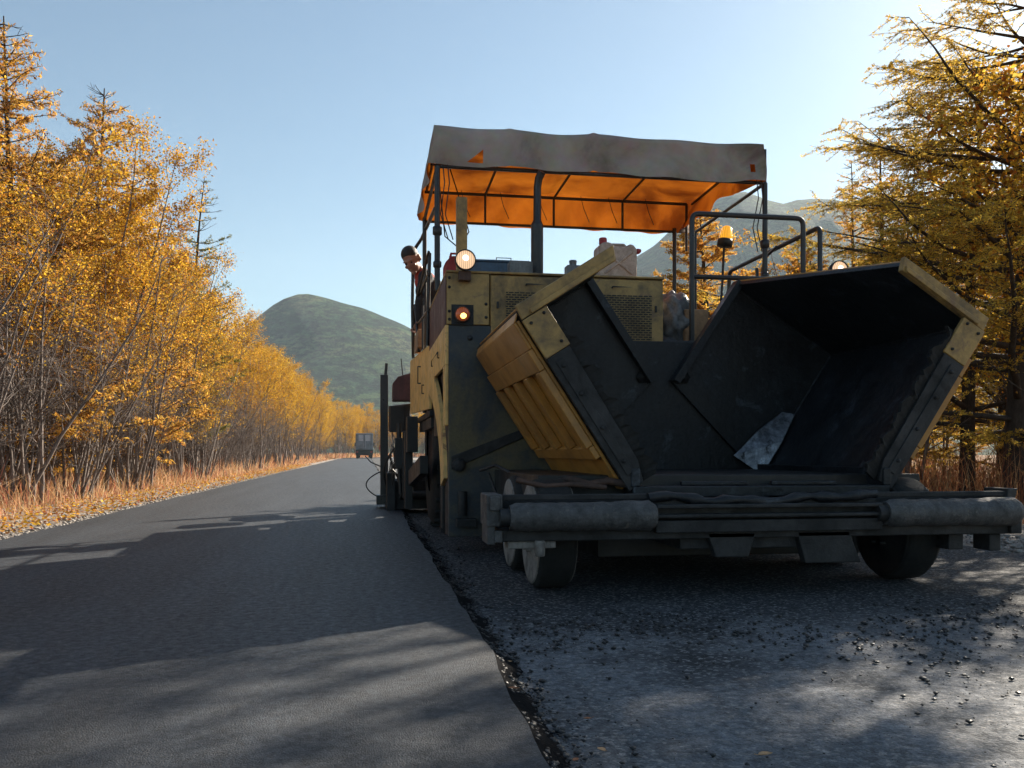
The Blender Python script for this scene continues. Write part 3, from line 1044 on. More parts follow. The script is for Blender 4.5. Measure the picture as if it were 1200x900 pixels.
T = TreeGen(91)
n = 15000
yy = 4 + 50 * rng.random(n) ** 1.7
xx = -3.2 - np.abs(rng.normal(0, 1.1, n))
T.leaves(np.stack([xx, yy, np.full(n, .0) + rng.random(n) * .05], 1), .024, YEL + ORA + [(.5, .3, .15), (.35, .1, .06)])
lp = np.concatenate(T.lp); ls = np.concatenate(T.ls); lc = np.concatenate(T.lc)
a = rng.normal(0, 1, (n, 3)); a[:, 2] *= .25; a /= np.linalg.norm(a, axis=1)[:, None]
b = np.cross(a, np.array([0, 0, 1.]) + rng.normal(0, .3, (n, 3))); b /= np.linalg.norm(b, axis=1)[:, None]
V = np.stack([lp - a * ls[:, None], lp + b * ls[:, None] * .7, lp + a * ls[:, None], lp - b * ls[:, None] * .7], 1)
tag(link_mesh('leaf_litter', np_mesh('leaf_litter', V.reshape(-1, 3), np.arange(n * 4), 4, M['leaf'], cols=np.repeat(lc, 4, axis=0))),
    'yellow and red leaf litter along the left verge', 'leaf litter', kind='stuff')

# single fallen leaves on the road
M['deadleaf'] = surf('fallen_leaf_tan', (.50, .30, .14), (.32, .15, .06), (.45, .7), 30, .7, bump=.2, streak=False)
M['deadleaf2'] = surf('fallen_leaf_rust', (.38, .14, .05), (.25, .08, .03), (.45, .7), 30, .7, bump=.2, streak=False)
def fallen_leaf(x, y, z, s, rot, mat, label):
    mb = MB()
    prof = [(-1, 0), (-.55, .42), (0, .55), (.5, .38), (1, 0)]
    vs, fs = [], []
    for (t, wd) in prof:
        for sd_ in (-1, 0, 1):
            px, py = t * s, sd_ * wd * s
            pz = abs(sd_) * wd * s * .45 + .15 * s * t * t
            vs.append((x + px * math.cos(rot) - py * math.sin(rot), y + px * math.sin(rot) + py * math.cos(rot), z + .003 + pz))
    for i in range(4):
        for k in range(2):
            fs.append((i * 3 + k, i * 3 + k + 1, i * 3 + k + 4, i * 3 + k + 3))
    mb.add(vs, fs, True)
    mb.tube([(x - s * math.cos(rot), y - s * math.sin(rot), z + .006), (x - 1.5 * s * math.cos(rot), y - 1.5 * s * math.sin(rot), z + .01)], s * .04, 4)
    o = mb.build('fallen_leaf', mat, loc=(x, y, z), solid=.0008)
    return tag(o, label, 'leaf', 'fallen leaves on the road')
fallen_leaf(.97, 2.06, 0, .022, .2, M['deadleaf'], 'largest pale fallen leaf, alone in the middle of the foreground gravel patch')
fallen_leaf(.58, 2.16, 0, .017, 1.9, M['deadleaf'], 'curled tan leaf beside the black joint near the bottom edge')
fallen_leaf(.50, 2.10, 0, .013, .9, M['deadleaf2'], 'small rust leaf touching the crumbs of the joint near the bottom edge')
fallen_leaf(.43, 2.62, .04, .015, 2.5, M['deadleaf2'], 'red-brown leaf lying on the edge of the fresh lane')
fallen_leaf(.50, 3.12, 0, .014, .4, M['deadleaf'], 'tiny yellow leaf beside the joint, farthest of the fallen leaves')
fallen_leaf(.61, 2.42, 0, .012, 3.0, M['deadleaf2'], 'little brown leaf half way along the foreground joint')

# ------------------------------------------------------------------ the paver
PV = empty('asphalt_paver', (2.1, 8.0, 0), 'large yellow and black tracked-on-wheels road paver with raised hopper wings and a tarpaulin canopy'.replace('tracked-on-wheels ', ''), 'road paver')
def part(mb, name, mat, parent=None, bevel=.006, **kw):
    return mb.build(name, M[mat], parent or PV, bevel=bevel, **kw)

# chassis and body
b = MB()
b.box(.95, 3.3, 4.9, 11.2, .42, .62)
b.box(.75, 3.5, 6.7, 8.6, .45, 1.55)
b.box(1.2, 3.0, 8.5, 10.6, .45, 1.1)
b.box(.625, .75, 6.95, 8.40, .9, 1.55)  # black block added behind the side opening to make it dark
b.box(1.32, 2.80, 5.0, 8.5, .14, .418)  # belly block added to darken the gap under the machine
part(b, 'chassis', 'black')
b = MB()
b.box(.585, 3.62, 8.42, 10.4, 1.09, 1.15)
b.box(.60, 1.1, 8.45, 10.3, .98, 1.088)
part(b, 'operator_platform', 'grimy')
fp = part(MB().plate([(.60, 6.60, .12), (.60, 6.60, 1.70), (2.27, 6.60, 1.70), (2.27, 6.60, .55), (1.2, 6.60, .55), (1.1, 6.60, .12)], (0, .05, 0)), 'front_panel', 'soot')
b = MB()
b.box(2.273, 3.6, 6.60, 6.65, .55, 1.62)
part(b, 'front_panel', 'soot')
b = MB()                                     # stain bar and sloping lower flange
b.plate([(.62, 6.585, .62), (.62, 6.585, .72), (1.35, 6.585, 1.00), (1.35, 6.585, .94)], (0, .012, 0))
b.lathe([(0, -.03), (.05, -.03), (.05, .02), (.02, .03), (0, .03)], (.675, 6.57, .655), (0, -1, 0), 16)
part(b, 'hinge_pin', 'grimy', fp)
b = MB()
b.lathe([(0, .0), (.02, .0), (.022, -.02)], (.715 + .045, 6.592, 1.605), (0, -1, 0), 14)
part(b, 'plug', 'black', fp, bevel=0)
# upper corner column with the lamp
b = MB()
b.box(.585, .905, 6.59, 8.38, 1.703, 2.085)
hood = part(b, 'corner_panel', 'yellow')
b = MB()
for z in (1.74, 1.80, 1.98, 2.05):
    b.lathe([(0, .012), (.010, .008), (.012, 0)], (.605, 6.59, z), (0, -1, 0), 8)
for z in (1.76, 1.86):
    b.lathe([(0, .012), (.010, .008), (.012, 0)], (.88, 6.59, z), (0, -1, 0), 8)
part(b, 'bolts', 'grimy', hood, bevel=0)
b = MB()
b.box(.912, 2.268, 6.612, 8.38, 1.50, 2.085)
hd = part(b, 'engine_hood', 'yellow')
part(MB().box(.58, 2.275, 6.586, 8.40, 2.088, 2.106), 'hood_lid', 'yellow', hd)
for (x0, x1, gx0, gx1) in ((.918, 1.60, 1.03, 1.50), (1.606, 2.262, 1.70, 2.17)):
    d = part(MB().box(x0, x1, 6.590, 6.610, 1.50, 2.075), 'engine_door', 'yellow', hd, bevel=.004)
    # grille panels, handles, latches are one level too deep for parts of a door, so they hang from the hood
    part(MB().box(gx0, gx1, 6.584, 6.589, 1.58, 1.955), 'grille', 'grille', hd, bevel=0)
    hx = (gx0 + gx1) / 2
    part(MB().tube([(hx - .08, 6.59, 2.01), (hx - .08, 6.565, 2.015), (hx + .08, 6.565, 2.015), (hx + .08, 6.59, 2.01)], .006, 6), 'handle', 'black', hd, bevel=0)
    lx = x0 + .05 if x0 < 1.2 else x1 - .06
    part(MB().box(lx - .008, lx + .008, 6.578, 6.589, 1.83, 1.88), 'latch', 'black', hd, bevel=.002)
# left side
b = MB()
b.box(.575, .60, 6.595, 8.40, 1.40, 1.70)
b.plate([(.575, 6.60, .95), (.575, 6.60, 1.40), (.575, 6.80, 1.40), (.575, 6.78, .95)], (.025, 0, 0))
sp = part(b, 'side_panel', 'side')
part(MB().box(.578, .584, 6.60, 8.38, 1.70, 2.07), 'side_cover', 'maroon')
b = MB()
b.tube([(.566, 7.05, 1.50), (.555, 7.05, 1.50), (.555, 7.05, 1.545), (.555, 7.75, 1.545), (.555, 7.75, 1.50), (.566, 7.75, 1.5)], .006, 6)
part(b, 'handle', 'black', sp, bevel=0)
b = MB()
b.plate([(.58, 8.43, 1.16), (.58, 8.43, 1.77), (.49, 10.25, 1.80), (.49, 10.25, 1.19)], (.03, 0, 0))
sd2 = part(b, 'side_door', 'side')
b = MB()
b.tube([(.54, 9.05, 1.62), (.51, 9.05, 1.62), (.51, 9.05, 1.45), (.54, 9.05, 1.45)], .008, 6)
b.tube([(.545, 8.62, 1.40), (.525, 8.62, 1.40), (.525, 8.62, 1.32), (.545, 8.62, 1.32)], .007, 6)
part(b, 'handle', 'black', sd2, bevel=0)
# wheel arch: curved yellow band
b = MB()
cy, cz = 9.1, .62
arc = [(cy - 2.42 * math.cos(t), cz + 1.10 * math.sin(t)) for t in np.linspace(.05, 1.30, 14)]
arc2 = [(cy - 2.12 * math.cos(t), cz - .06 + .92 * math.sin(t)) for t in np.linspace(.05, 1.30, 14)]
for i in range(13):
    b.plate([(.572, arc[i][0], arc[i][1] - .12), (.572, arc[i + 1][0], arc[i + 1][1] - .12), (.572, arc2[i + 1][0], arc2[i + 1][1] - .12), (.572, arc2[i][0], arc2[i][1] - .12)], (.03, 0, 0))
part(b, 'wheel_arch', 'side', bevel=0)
b = MB()
b.box(.60, .64, 6.66, 6.9, .12, 1.4)
b.box(.59, .70, 7.05, 7.15, .14, .60)
b.box(.66, .98, 6.66, 6.72, .16, .62)
b.tube([(.70, 6.55, .28), (.70, 6.55, .46)], .035, 10)
b.box(.65, .80, 6.48, 6.60, .20, .26)
b.box(.585, .63, 7.15, 7.20, .1, .75)
part(b, 'support_bracket', 'grimy')
# rear drive wheels
def tyre(cx, cy, r, wd, mat, rimmat, name, side):
    p = MB()
    prof = [(r * .55, -wd / 2), (r * .9, -wd / 2), (r * .985, -wd * .40), (r, -wd * .2), (r, wd * .2), (r * .985, wd * .40), (r * .9, wd / 2), (r * .55, wd / 2)]
    p.lathe(prof, (cx, cy, r), (1, 0, 0), 40)
    for k in range(28):
        a = 2 * math.pi * k / 28
        ca, sa = math.cos(a), math.sin(a)
        c = Vector((cx, cy + ca * (r + .004), r + sa * (r + .004)))
        mt = Matrix.Rotation(a - math.pi / 2, 3, 'X')
        p.box(c.x - wd * .45, c.x + wd * .45, c.y - .02, c.y + .02, c.z - .014, c.z + .014, rot=mt)
    wh = part(p, name, mat, bevel=0)
    q = MB()
    q.lathe([(0, -wd * .36), (r * .18, -wd * .38), (r * .2, -wd * .28), (r * .48, -wd * .30), (r * .56, -wd * .46), (r * .56, wd * .46), (r * .48, wd * .30), (r * .2, wd * .28), (0, wd * .36)], (cx, cy, r), (1, 0, 0), 32)
    for k in range(8):
        a = k * math.pi / 4
        q.lathe([(0, -.02), (.014, -.02), (.014, .03)], (cx - wd * .30, cy + math.cos(a) * r * .33, r + math.sin(a) * r * .33), (1, 0, 0), 6)
    part(q, 'rim', rimmat, wh, bevel=0)
tyre(.86, 9.1, .78, .46, 'rubber', 'rust', 'drive_wheel', -1)
tyre(3.30, 9.1, .78, .46, 'rubber', 'rust', 'drive_wheel', 1)
# front steering wheels: two pairs of solid tyres each side
for x in (1.0, 3.12):
    for y in (4.86, 5.62):
        p = MB()
        r, wd = .30, .20
        p.lathe([(r * .6, -wd * .5), (r * .93, -wd * .5), (r, -wd * .38), (r, wd * .38), (r * .93, wd * .5), (r * .6, wd * .5)], (x, y, r), (1, 0, 0), 36)
        wh = part(p, 'front_wheel', 'rubber', bevel=0)
        q = MB()
        q.lathe([(0, -.13), (.05, -.13), (.055, -.112), (.16, -.106), (.17, -.100), (r * .86, -.106), (r * .93, -.104), (r * .93, .104), (.14, .07), (0, .08)], (x, y, r), (1, 0, 0), 32)
        for k in range(6):
            a = k * math.pi / 3
            q.lathe([(0, -.09), (.012, -.09), (.012, -.05)], (x - .045, y + math.cos(a) * .1, r + math.sin(a) * .1), (1, 0, 0), 6)
        part(q, 'rim', 'paledirt' if x < 2 else 'black', wh, bevel=0)
    part(MB().box(x - .06 if x < 2 else x - .3, x + .3 if x < 2 else x + .06, 4.8, 5.7, .28, .40), 'bogie_beam', 'black')
b = MB()
b.cyl((1.0, 5.24, .36), (3.12, 5.24, .36), .06)
part(b, 'front_axle', 'black')

# push beam and rollers
b = MB()
b.box(.66, 3.56, 4.40, 4.62, .30, .36)            # lower beam
b.box(.66, 1.47, 4.42, 4.46, .505, .535)          # thin upper bar left
b.box(2.72, 3.54, 4.42, 4.46, .505, .535)
b.box(.66, 3.54, 4.56, 4.60, .34, .50)
b.box(1.46, 2.72, 4.36, 4.60, .335, .40)
b.box(1.46, 2.72, 4.345, 4.40, .412, .432)
b.box(1.46, 2.72, 4.35, 4.40, .46, .482)
b.box(1.46, 2.72, 4.42, 4.58, .40, .50)
b.box(1.62, 2.6, 4.45, 5.0, .24, .335)
b.plate([(1.75, 4.40, .33), (2.02, 4.40, .33), (1.98, 4.40, .20), (1.80, 4.40, .20)], (0, .06, 0))
b.plate([(2.25, 4.40, .33), (2.55, 4.40, .33), (2.62, 4.40, .16), (2.3, 4.40, .16)], (0, .06, 0))
pb = part(b, 'push_beam', 'grimy')
b = MB()
pts = [(x, 4.40 + .012 * math.sin(x * 9), .507 + .014 * math.sin(x * 5 + 1) + .008 * math.sin(x * 17)) for x in np.linspace(1.43, 2.70, 26)]
b.tube(pts, [.026 + .006 * math.sin(i * 1.7) + .004 * math.sin(i * 4.1) for i in range(26)], 8)
part(b, 'tar_lip', 'steel', pb, bevel=0)
b = MB()
b.box(.585, .665, 4.36, 4.60, .38, .54)
b.box(.60, .65, 4.34, 4.38, .46, .53)
b.box(.59, .63, 4.37, 4.58, .29, .40)
b.box(.625, .665, 4.36, 4.44, .30, .36)
part(b, 'end_bracket', 'roller', pb)
b = MB()
b.plate([(3.52, 4.40, .40), (3.56, 4.40, .55), (3.50, 4.40, .55), (3.48, 4.40, .40)], (0, .2, 0))
b.box(3.50, 3.57, 4.38, 4.60, .30, .42)
part(b, 'end_bracket', 'grimy', pb)
part(MB().box(3.40, 3.47, 4.42, 4.56, .205, .298), 'tow_lug', 'grimy', pb)
part(MB().box(3.18, 3.27, 4.46, 4.58, .21, .298), 'tow_lug', 'grimy', pb)
b = MB()
b.box(.70, .95, 4.42, 4.52, .262, .30)
b.lathe([(0, -.03), (.025, -.03), (.028, .05), (0, .05)], (.86, 4.39, .255), (0, 0, 1), 10)
part(b, 'tow_lug', 'paledirt', pb)
for (x0, x1) in ((.70, 1.455), (2.74, 3.53)):
    p = MB()
    m_ = 22
    pts = [(x0 + (x1 - x0) * i / m_, 4.37, .425) for i in range(m_ + 1)]
    rr = random.Random(int(x0 * 10))
    p.tube(pts, [.060 if i in (0, m_) else .074 + rr.uniform(-.003, .003) + (.004 if i > m_ * .7 else 0) for i in range(m_ + 1)], 20)
    ro = part(p, 'push_roller', 'roller', bevel=0)
    part(MB().cyl((x0 - .05, 4.37, .425), (x0 + .02, 4.37, .425), .045), 'roller_hub', 'grimy', ro, bevel=0)

# hopper
XM = 2.22
def mir(pt, side):
    return Vector((pt[0], pt[1], pt[2])) if side > 0 else Vector((2 * XM - pt[0], pt[1], pt[2]))
Pp, Cc, Tf, Tr, Qq = (2.99, .57), (3.60, 1.51), (3.07, 1.806), (2.80, 2.07), (2.285, 1.30)
YF, YR = 4.76, 6.48
su = Vector((Cc[0] - Pp[0], 0, Cc[1] - Pp[1])); SL = su.length; su.normalize()
nu = Vector((-su.z, 0, su.x))               # inward normal of the wing floor
def wpt(s_, n_, y):                          # point on the right wing: along floor, off floor, along the machine
    p = Vector((Pp[0], 0, Pp[1])) + su * s_ + nu * n_
    return (p.x, y, p.z)
b = MB()
b.box(1.45, 2.99, 4.72, 6.58, .50, .56)
b.box(1.44, 1.49, 4.72, 6.5, .56, .66)
b.box(2.95, 3.0, 4.72, 6.5, .56, .66)
for i in range(14):
    y0 = 4.78 + i * .125
    b.box(1.75, 2.15, y0, y0 + .035, .562, .585)
    b.box(2.29, 2.69, y0, y0 + .035, .562, .585)
part(b, 'conveyor_floor', 'steel')
b = MB()
b.plate([(1.5, 6.52, .55), (2.95, 6.52, .55), (2.95, 6.52, 1.0), (2.55, 6.52, 1.60), (1.85, 6.52, 1.60), (1.5, 6.52, 1.0)], (0, .05, 0))
part(b, 'hopper_back_wall', 'steel')
rj = random.Random(4)
for side in (1, -1):
    b = MB()
    def pl(pts, vec):
        pts = [mir(p, side) for p in pts]
        v = Vector(vec)
        if side < 0: v = Vector((-v.x, v.y, v.z))
        b.plate(pts, v)
    outv = -nu * .03
    pl([wpt(0, 0, YF), wpt(SL + .028, 0, YF), wpt(SL + .028, 0, YR + .028), wpt(0, 0, YR + .028)], outv)
    # side wall, lower at the front than at the rear
    pl([wpt(SL, .002, YF), wpt(SL, .607, YF), wpt(SL + .0, .977, YR + .026), wpt(SL, .002, YR + .026)], su * .03)
    # rear wall
    pl([(Pp[0], YR, Pp[1]), (Cc[0], YR, Cc[1]), (Tr[0], YR, Tr[1]), (Qq[0], YR, Qq[1])], (0, .03, 0))
    # weld beads in the corners and bolt heads
    for (pa, pb_) in ((wpt(.05, .004, YR - .004), wpt(SL - .01, .004, YR - .004)), (wpt(SL - .004, .01, YR - .004), wpt(SL - .004, .95, YR - .004)), (wpt(SL - .004, .004, YF + .03), wpt(SL - .004, .004, YR))):
        pa, pb_ = mir(pa, side), mir(pb_, side)
        kn = 40
        b.tube([pa + (pb_ - pa) * i / kn for i in range(kn + 1)], [.009 + .003 * math.sin(i * 2.1) for i in range(kn + 1)], 6)
    # stiffener along the rear wall's inner edge
    q0, q1 = Vector((Qq[0], YR, Qq[1])), Vector((Tr[0], YR, Tr[1]))
    b.plate([mir(q0, side), mir(q1, side), mir(q1 + Vector((.05, 0, -.03)), side), mir(q0 + Vector((.05, 0, -.03)), side)], (0, -.075, 0))
    wg = part(b, 'hopper_wing', 'steel')
    # polished plate added in the floor corner, shaped for a bright sky reflection
    b = MB()
    pl([wpt(.0, .012, YR - .10), wpt(.30, .012, YR - .10), wpt(.55, .02, YR - .05), wpt(.52, .10, YR - .012), wpt(.30, .19, YR - .012), wpt(.02, .25, YR - .012)], nu * .006)
    part(b, 'sky_reflect_plate', 'worn', wg, bevel=0)
    # pivot bolt on the rear wall
    b = MB()
    q = mir((Qq[0] + .10, YR - .001, Qq[1] + .02), side)
    b.lathe([(0, .03), (.02, .03), (.022, .02), (.05, .016), (.05, 0)], q, (0, -1, 0), 6 if side else 6)
    part(b, 'pivot_bolt', 'grimy', wg, bevel=0)
    # yellow outer shell with pressed ribs
    b = MB()
    o0 = -.034
    pl([wpt(.0, o0, YF + .03), wpt(SL - .02, o0, YF + .03), wpt(SL - .02, o0, YR - .02), wpt(.0, o0, YR - .02)], -nu * .02)
    pl([wpt(SL - .02, o0 - .022, YF + .02), wpt(SL + .03, o0 + .03, YF + .02), wpt(SL + .03, o0 + .03, YR), wpt(SL - .02, o0 - .022, YR)], -nu * .015)
    # top band with a fold
    pl([wpt(.80, o0 - .021, YF + .03), wpt(.93, o0 - .021, YF + .03), wpt(.93, o0 - .021, YR - .02), wpt(.80, o0 - .021, YR - .02)], -nu * .035)
    pl([wpt(.932, o0 - .021, YF + .03), wpt(1.10, o0 - .021, YF + .03), wpt(1.10, o0 - .021, YR - .02), wpt(.932, o0 - .021, YR - .02)], -nu * .018)
    for i in range(5):
        y0 = YF + .03 + i * (YR - YF - .15) / 4
        pl([wpt(.30, o0 - .021, y0), wpt(.798, o0 - .021, y0), wpt(.798, o0 - .021, y0 + .10), wpt(.30, o0 - .021, y0 + .10)], -nu * .045)
    pl([wpt(.22, o0 - .021, YF + .03), wpt(.298, o0 - .021, YF + .03), wpt(.298, o0 - .021, YR - .02), wpt(.22, o0 - .021, YR - .02)], -nu * .034)
    # side wall skin
    pl([wpt(SL + .034, .0, YF), wpt(SL + .034, .60, YF), wpt(SL + .034, .97, YR), wpt(SL + .034, .0, YR)], su * .012)
    part(b, 'outer_shell', 'orange', wg, bevel=.008)
    # yellow front edge of the side wall
    b = MB()
    pl([wpt(SL - .03, -.03, YF - .02), wpt(SL + .055, -.02, YF - .02), wpt(SL + .05, .63, YF - .02), wpt(SL - .03, .60, YF - .02)], (0, .045, 0))
    pl([wpt(SL - .03, .03, YF - .022), wpt(SL + .0, .03, YF - .022), wpt(SL + .0, .60, YF - .022), wpt(SL - .03, .58, YF - .022)], (0, -.02, 0))
    part(b, 'front_edge', 'yellow', wg)
    # front end plate: yellow at the top, tarred below
    b = MB()
    pl([wpt(.84, -.035, YF - .03), wpt(SL - .035, -.035, YF - .03), wpt(SL - .035, .125, YF - .03), wpt(.84, .125, YF - .03)], (0, .03, 0))
    part(b, 'upper_end_plate', 'yellow', wg)
    b = MB()
    pl([wpt(-.02, -.035, YF - .028), wpt(.837, -.035, YF - .028), wpt(.837, .115, YF - .028), wpt(.10, .10, YF - .028), wpt(-.02, .06, YF - .028)], (0, .03, 0))
    pl([wpt(.06, .0, YF - .036), wpt(.80, .0, YF - .036), wpt(.80, .05, YF - .036), wpt(.06, .05, YF - .036)], (0, .007, 0))
    part(b, 'lower_end_plate', 'grimy', wg)
    b = MB()
    for s_ in (.14, .36, .58, .76):
        q = mir(wpt(s_, .025, YF - .037), side)
        b.lathe([(0, .012), (.010, .012), (.012, 0)], q, (0, -1, 0), 6)
    for (s_, n_) in ((.88, .09), (1.05, .0), (1.06, .09)):
        q = mir(wpt(s_, n_, YF - .031), side)
        b.lathe([(0, .010), (.008, .010), (.010, 0)], q, (0, -1, 0), 6)
    part(b, 'bolts', 'grimy', wg, bevel=0)
    # ragged rubber flap on the inner edge
    b = MB()
    kk = 46
    inner = []
    for i in range(kk + 1):
        s_ = -.02 + 1.0 * i / kk
        inner.append((s_, .165 + rj.uniform(-.02, .02) + .016 * math.sin(i * .7)))
    for i in range(kk):
        s0, n0 = inner[i]; s1, n1 = inner[i + 1]
        pl([wpt(s0, .07, YF + .004), wpt(s1, .07, YF + .004), wpt(s1, n1, YF - .03), wpt(s0, n0, YF - .03)], (0, .03, 0))
    part(b, 'rubber_flap', 'rubber', wg, bevel=0)
# hoses by the left wing foot
b = MB()
b.tube([(1.02, 4.95, .56), (1.12, 4.85, .60), (1.22, 4.8, .57), (1.32, 4.78, .59), (1.44, 4.76, .57)], .022, 8)
b.tube([(.80, 4.75, .60), (.95, 4.72, .565), (1.10, 4.73, .575), (1.3, 4.74, .555)], .015, 8)
part(b, 'hydraulic_hose', 'rust', bevel=0)
b = MB()
b.tube([(.80, 6.3, .62), (.88, 6.1, .66), (.98, 5.9, .60), (1.05, 5.7, .42)], .012, 6)
b.tube([(.86, 6.3, .60), (.90, 6.2, .46), (.93, 6.1, .40)], .010, 6)
part(b, 'hydraulic_hose', 'grimy', bevel=0)

# lamps
def headlight(c, r, core, name='headlight', aim=(0, -1, 0)):
    c = Vector(c)
    h = MB()
    h.lathe([(0, -.12), (r * .5, -.12), (r * .9, -.07), (r * 1.08, -.015), (r * 1.08, .012), (r * .96, .016), (r * .96, .004)], c, aim, 28)
    ho = part(h, name, 'black', bevel=0)
    q = MB()
    q.lathe([(r * .97, .002), (r * .7, .014), (r * .35, .022), (0, .025)], c, aim, 28)
    part(q, 'lens', 'lens', ho, bevel=0)
    q = MB()
    q.lathe([(r * .30, .0245), (r * .2, .028), (0, .030)], c + Vector((0, 0, r * .15)), aim, 16)
    part(q, 'bulb_glow', 'lens_core', ho, bevel=0)
    return ho
hl = headlight((.715, 6.50, 2.165), .072, 1)
part(MB().box(.67, .76, 6.52, 6.585, 2.02, 2.09), 'lamp_bracket', 'rust', hl)
headlight((3.75, 6.62, 2.215), .072, 1)
b = MB()
b.lathe([(0, .0), (.06, .0), (.06, .03), (.052, .035)], (.70, 6.587, 1.775), (0, -1, 0), 24)
il = part(b, 'indicator_lamp', 'rust', bevel=0)
part(MB().box(.62, .785, 6.583, 6.588, 1.70, 1.85), 'lamp_plate', 'grimy', il, bevel=0)
part(MB().lathe([(.052, .033), (.04, .05), (.02, .058), (0, .06)], (.70, 6.587, 1.775), (0, -1, 0), 24), 'lens', 'redlens', il, bevel=0)
part(MB().lathe([(.024, .0555), (.012, .064), (0, .066)], (.703, 6.587, 1.762), (0, -1, 0), 12), 'bulb_glow', 'amber_core', il, bevel=0)

# exhaust, lamp post
b = MB()
b.tube([(1.425, 7.4, 2.10), (1.425, 7.4, 2.68)], .052, 18)
b.tube([(1.425, 7.4, 2.68), (1.427, 7.4, 2.72), (1.428, 7.4, 3.0), (1.437, 7.39, 3.07), (1.46, 7.36, 3.12)], [.052, .034, .032, .034, .034], 14)
part(b, 'exhaust_pipe', 'rail', bevel=0)
b = MB()
b.box(.69, .772, 6.88, 6.96, 2.10, 2.74)
part(b, 'marker_post', 'yellow')

# canopy frame
CX0, CX1, CY0, CY1 = .55, 3.47, 7.40, 9.12
fr = MB()
for x in (CX0 + .03, CX1 + .02):
    fr.tube([(x, CY0 + .02, 1.15 if x > 2 else 2.1), (x, CY0 + .02, 3.14)], .024, 8)
    fr.tube([(x if x < 2 else x - .25, CY1 - .05, 1.15), (x if x < 2 else x - .25, CY1 - .05, 3.14)], .022, 8)
    fr.lathe([(.024, -.04), (.04, -.03), (.04, .03), (.024, .04)], (x, CY0 + .02, 2.60), (0, 0, 1), 10)
    fr.lathe([(.024, -.03), (.036, -.02), (.036, .02), (.024, .03)], (x, CY0 + .02, 2.32), (0, 0, 1), 10)
    fr.tube([(x, CY0 + .01, 3.14), (x, CY1 - .02, 3.12)], .016, 6)
    fr.tube([(x, CY0 + .02, 3.14), (x, CY0 + .02, 3.44)], .014, 6)
    fr.tube([(x - (.05 if x > 2 else -.02), CY0 + .01, 3.445), (x - (.05 if x > 2 else -.02), CY1 - .04, 3.41)], .014, 6)
fr.tube([(CX0 + .03, CY0 + .02, 3.14), (CX1 + .02, CY0 + .02, 3.14)], .016, 6)
fr.tube([(CX0 + .03, CY1 - .06, 3.10), (CX1 - .23, CY1 - .06, 3.10)], .014, 6)
fr.tube([(CX0 + .03, CY1 - .06, 3.40), (CX1 - .10, CY1 - .06, 3.40)], .016, 6)
fr.tube([(CX0 + .03, 8.25, 3.42), (CX1 - .10, 8.25, 3.42)], .010, 6)
for x in (1.20, 1.92, 2.66):
    fr.tube([(x, CY1 - .07, 3.09), (x, CY1 - .07, 3.395), (x, CY0 + .05, 3.435)], .013, 6)
fr.tube([(CX1 - .10, CY1 - .06, 3.40), (CX1 - .10, CY1 - .06, 2.9)], .014, 6)
cf = part(fr, 'canopy_frame', 'rail', bevel=0)

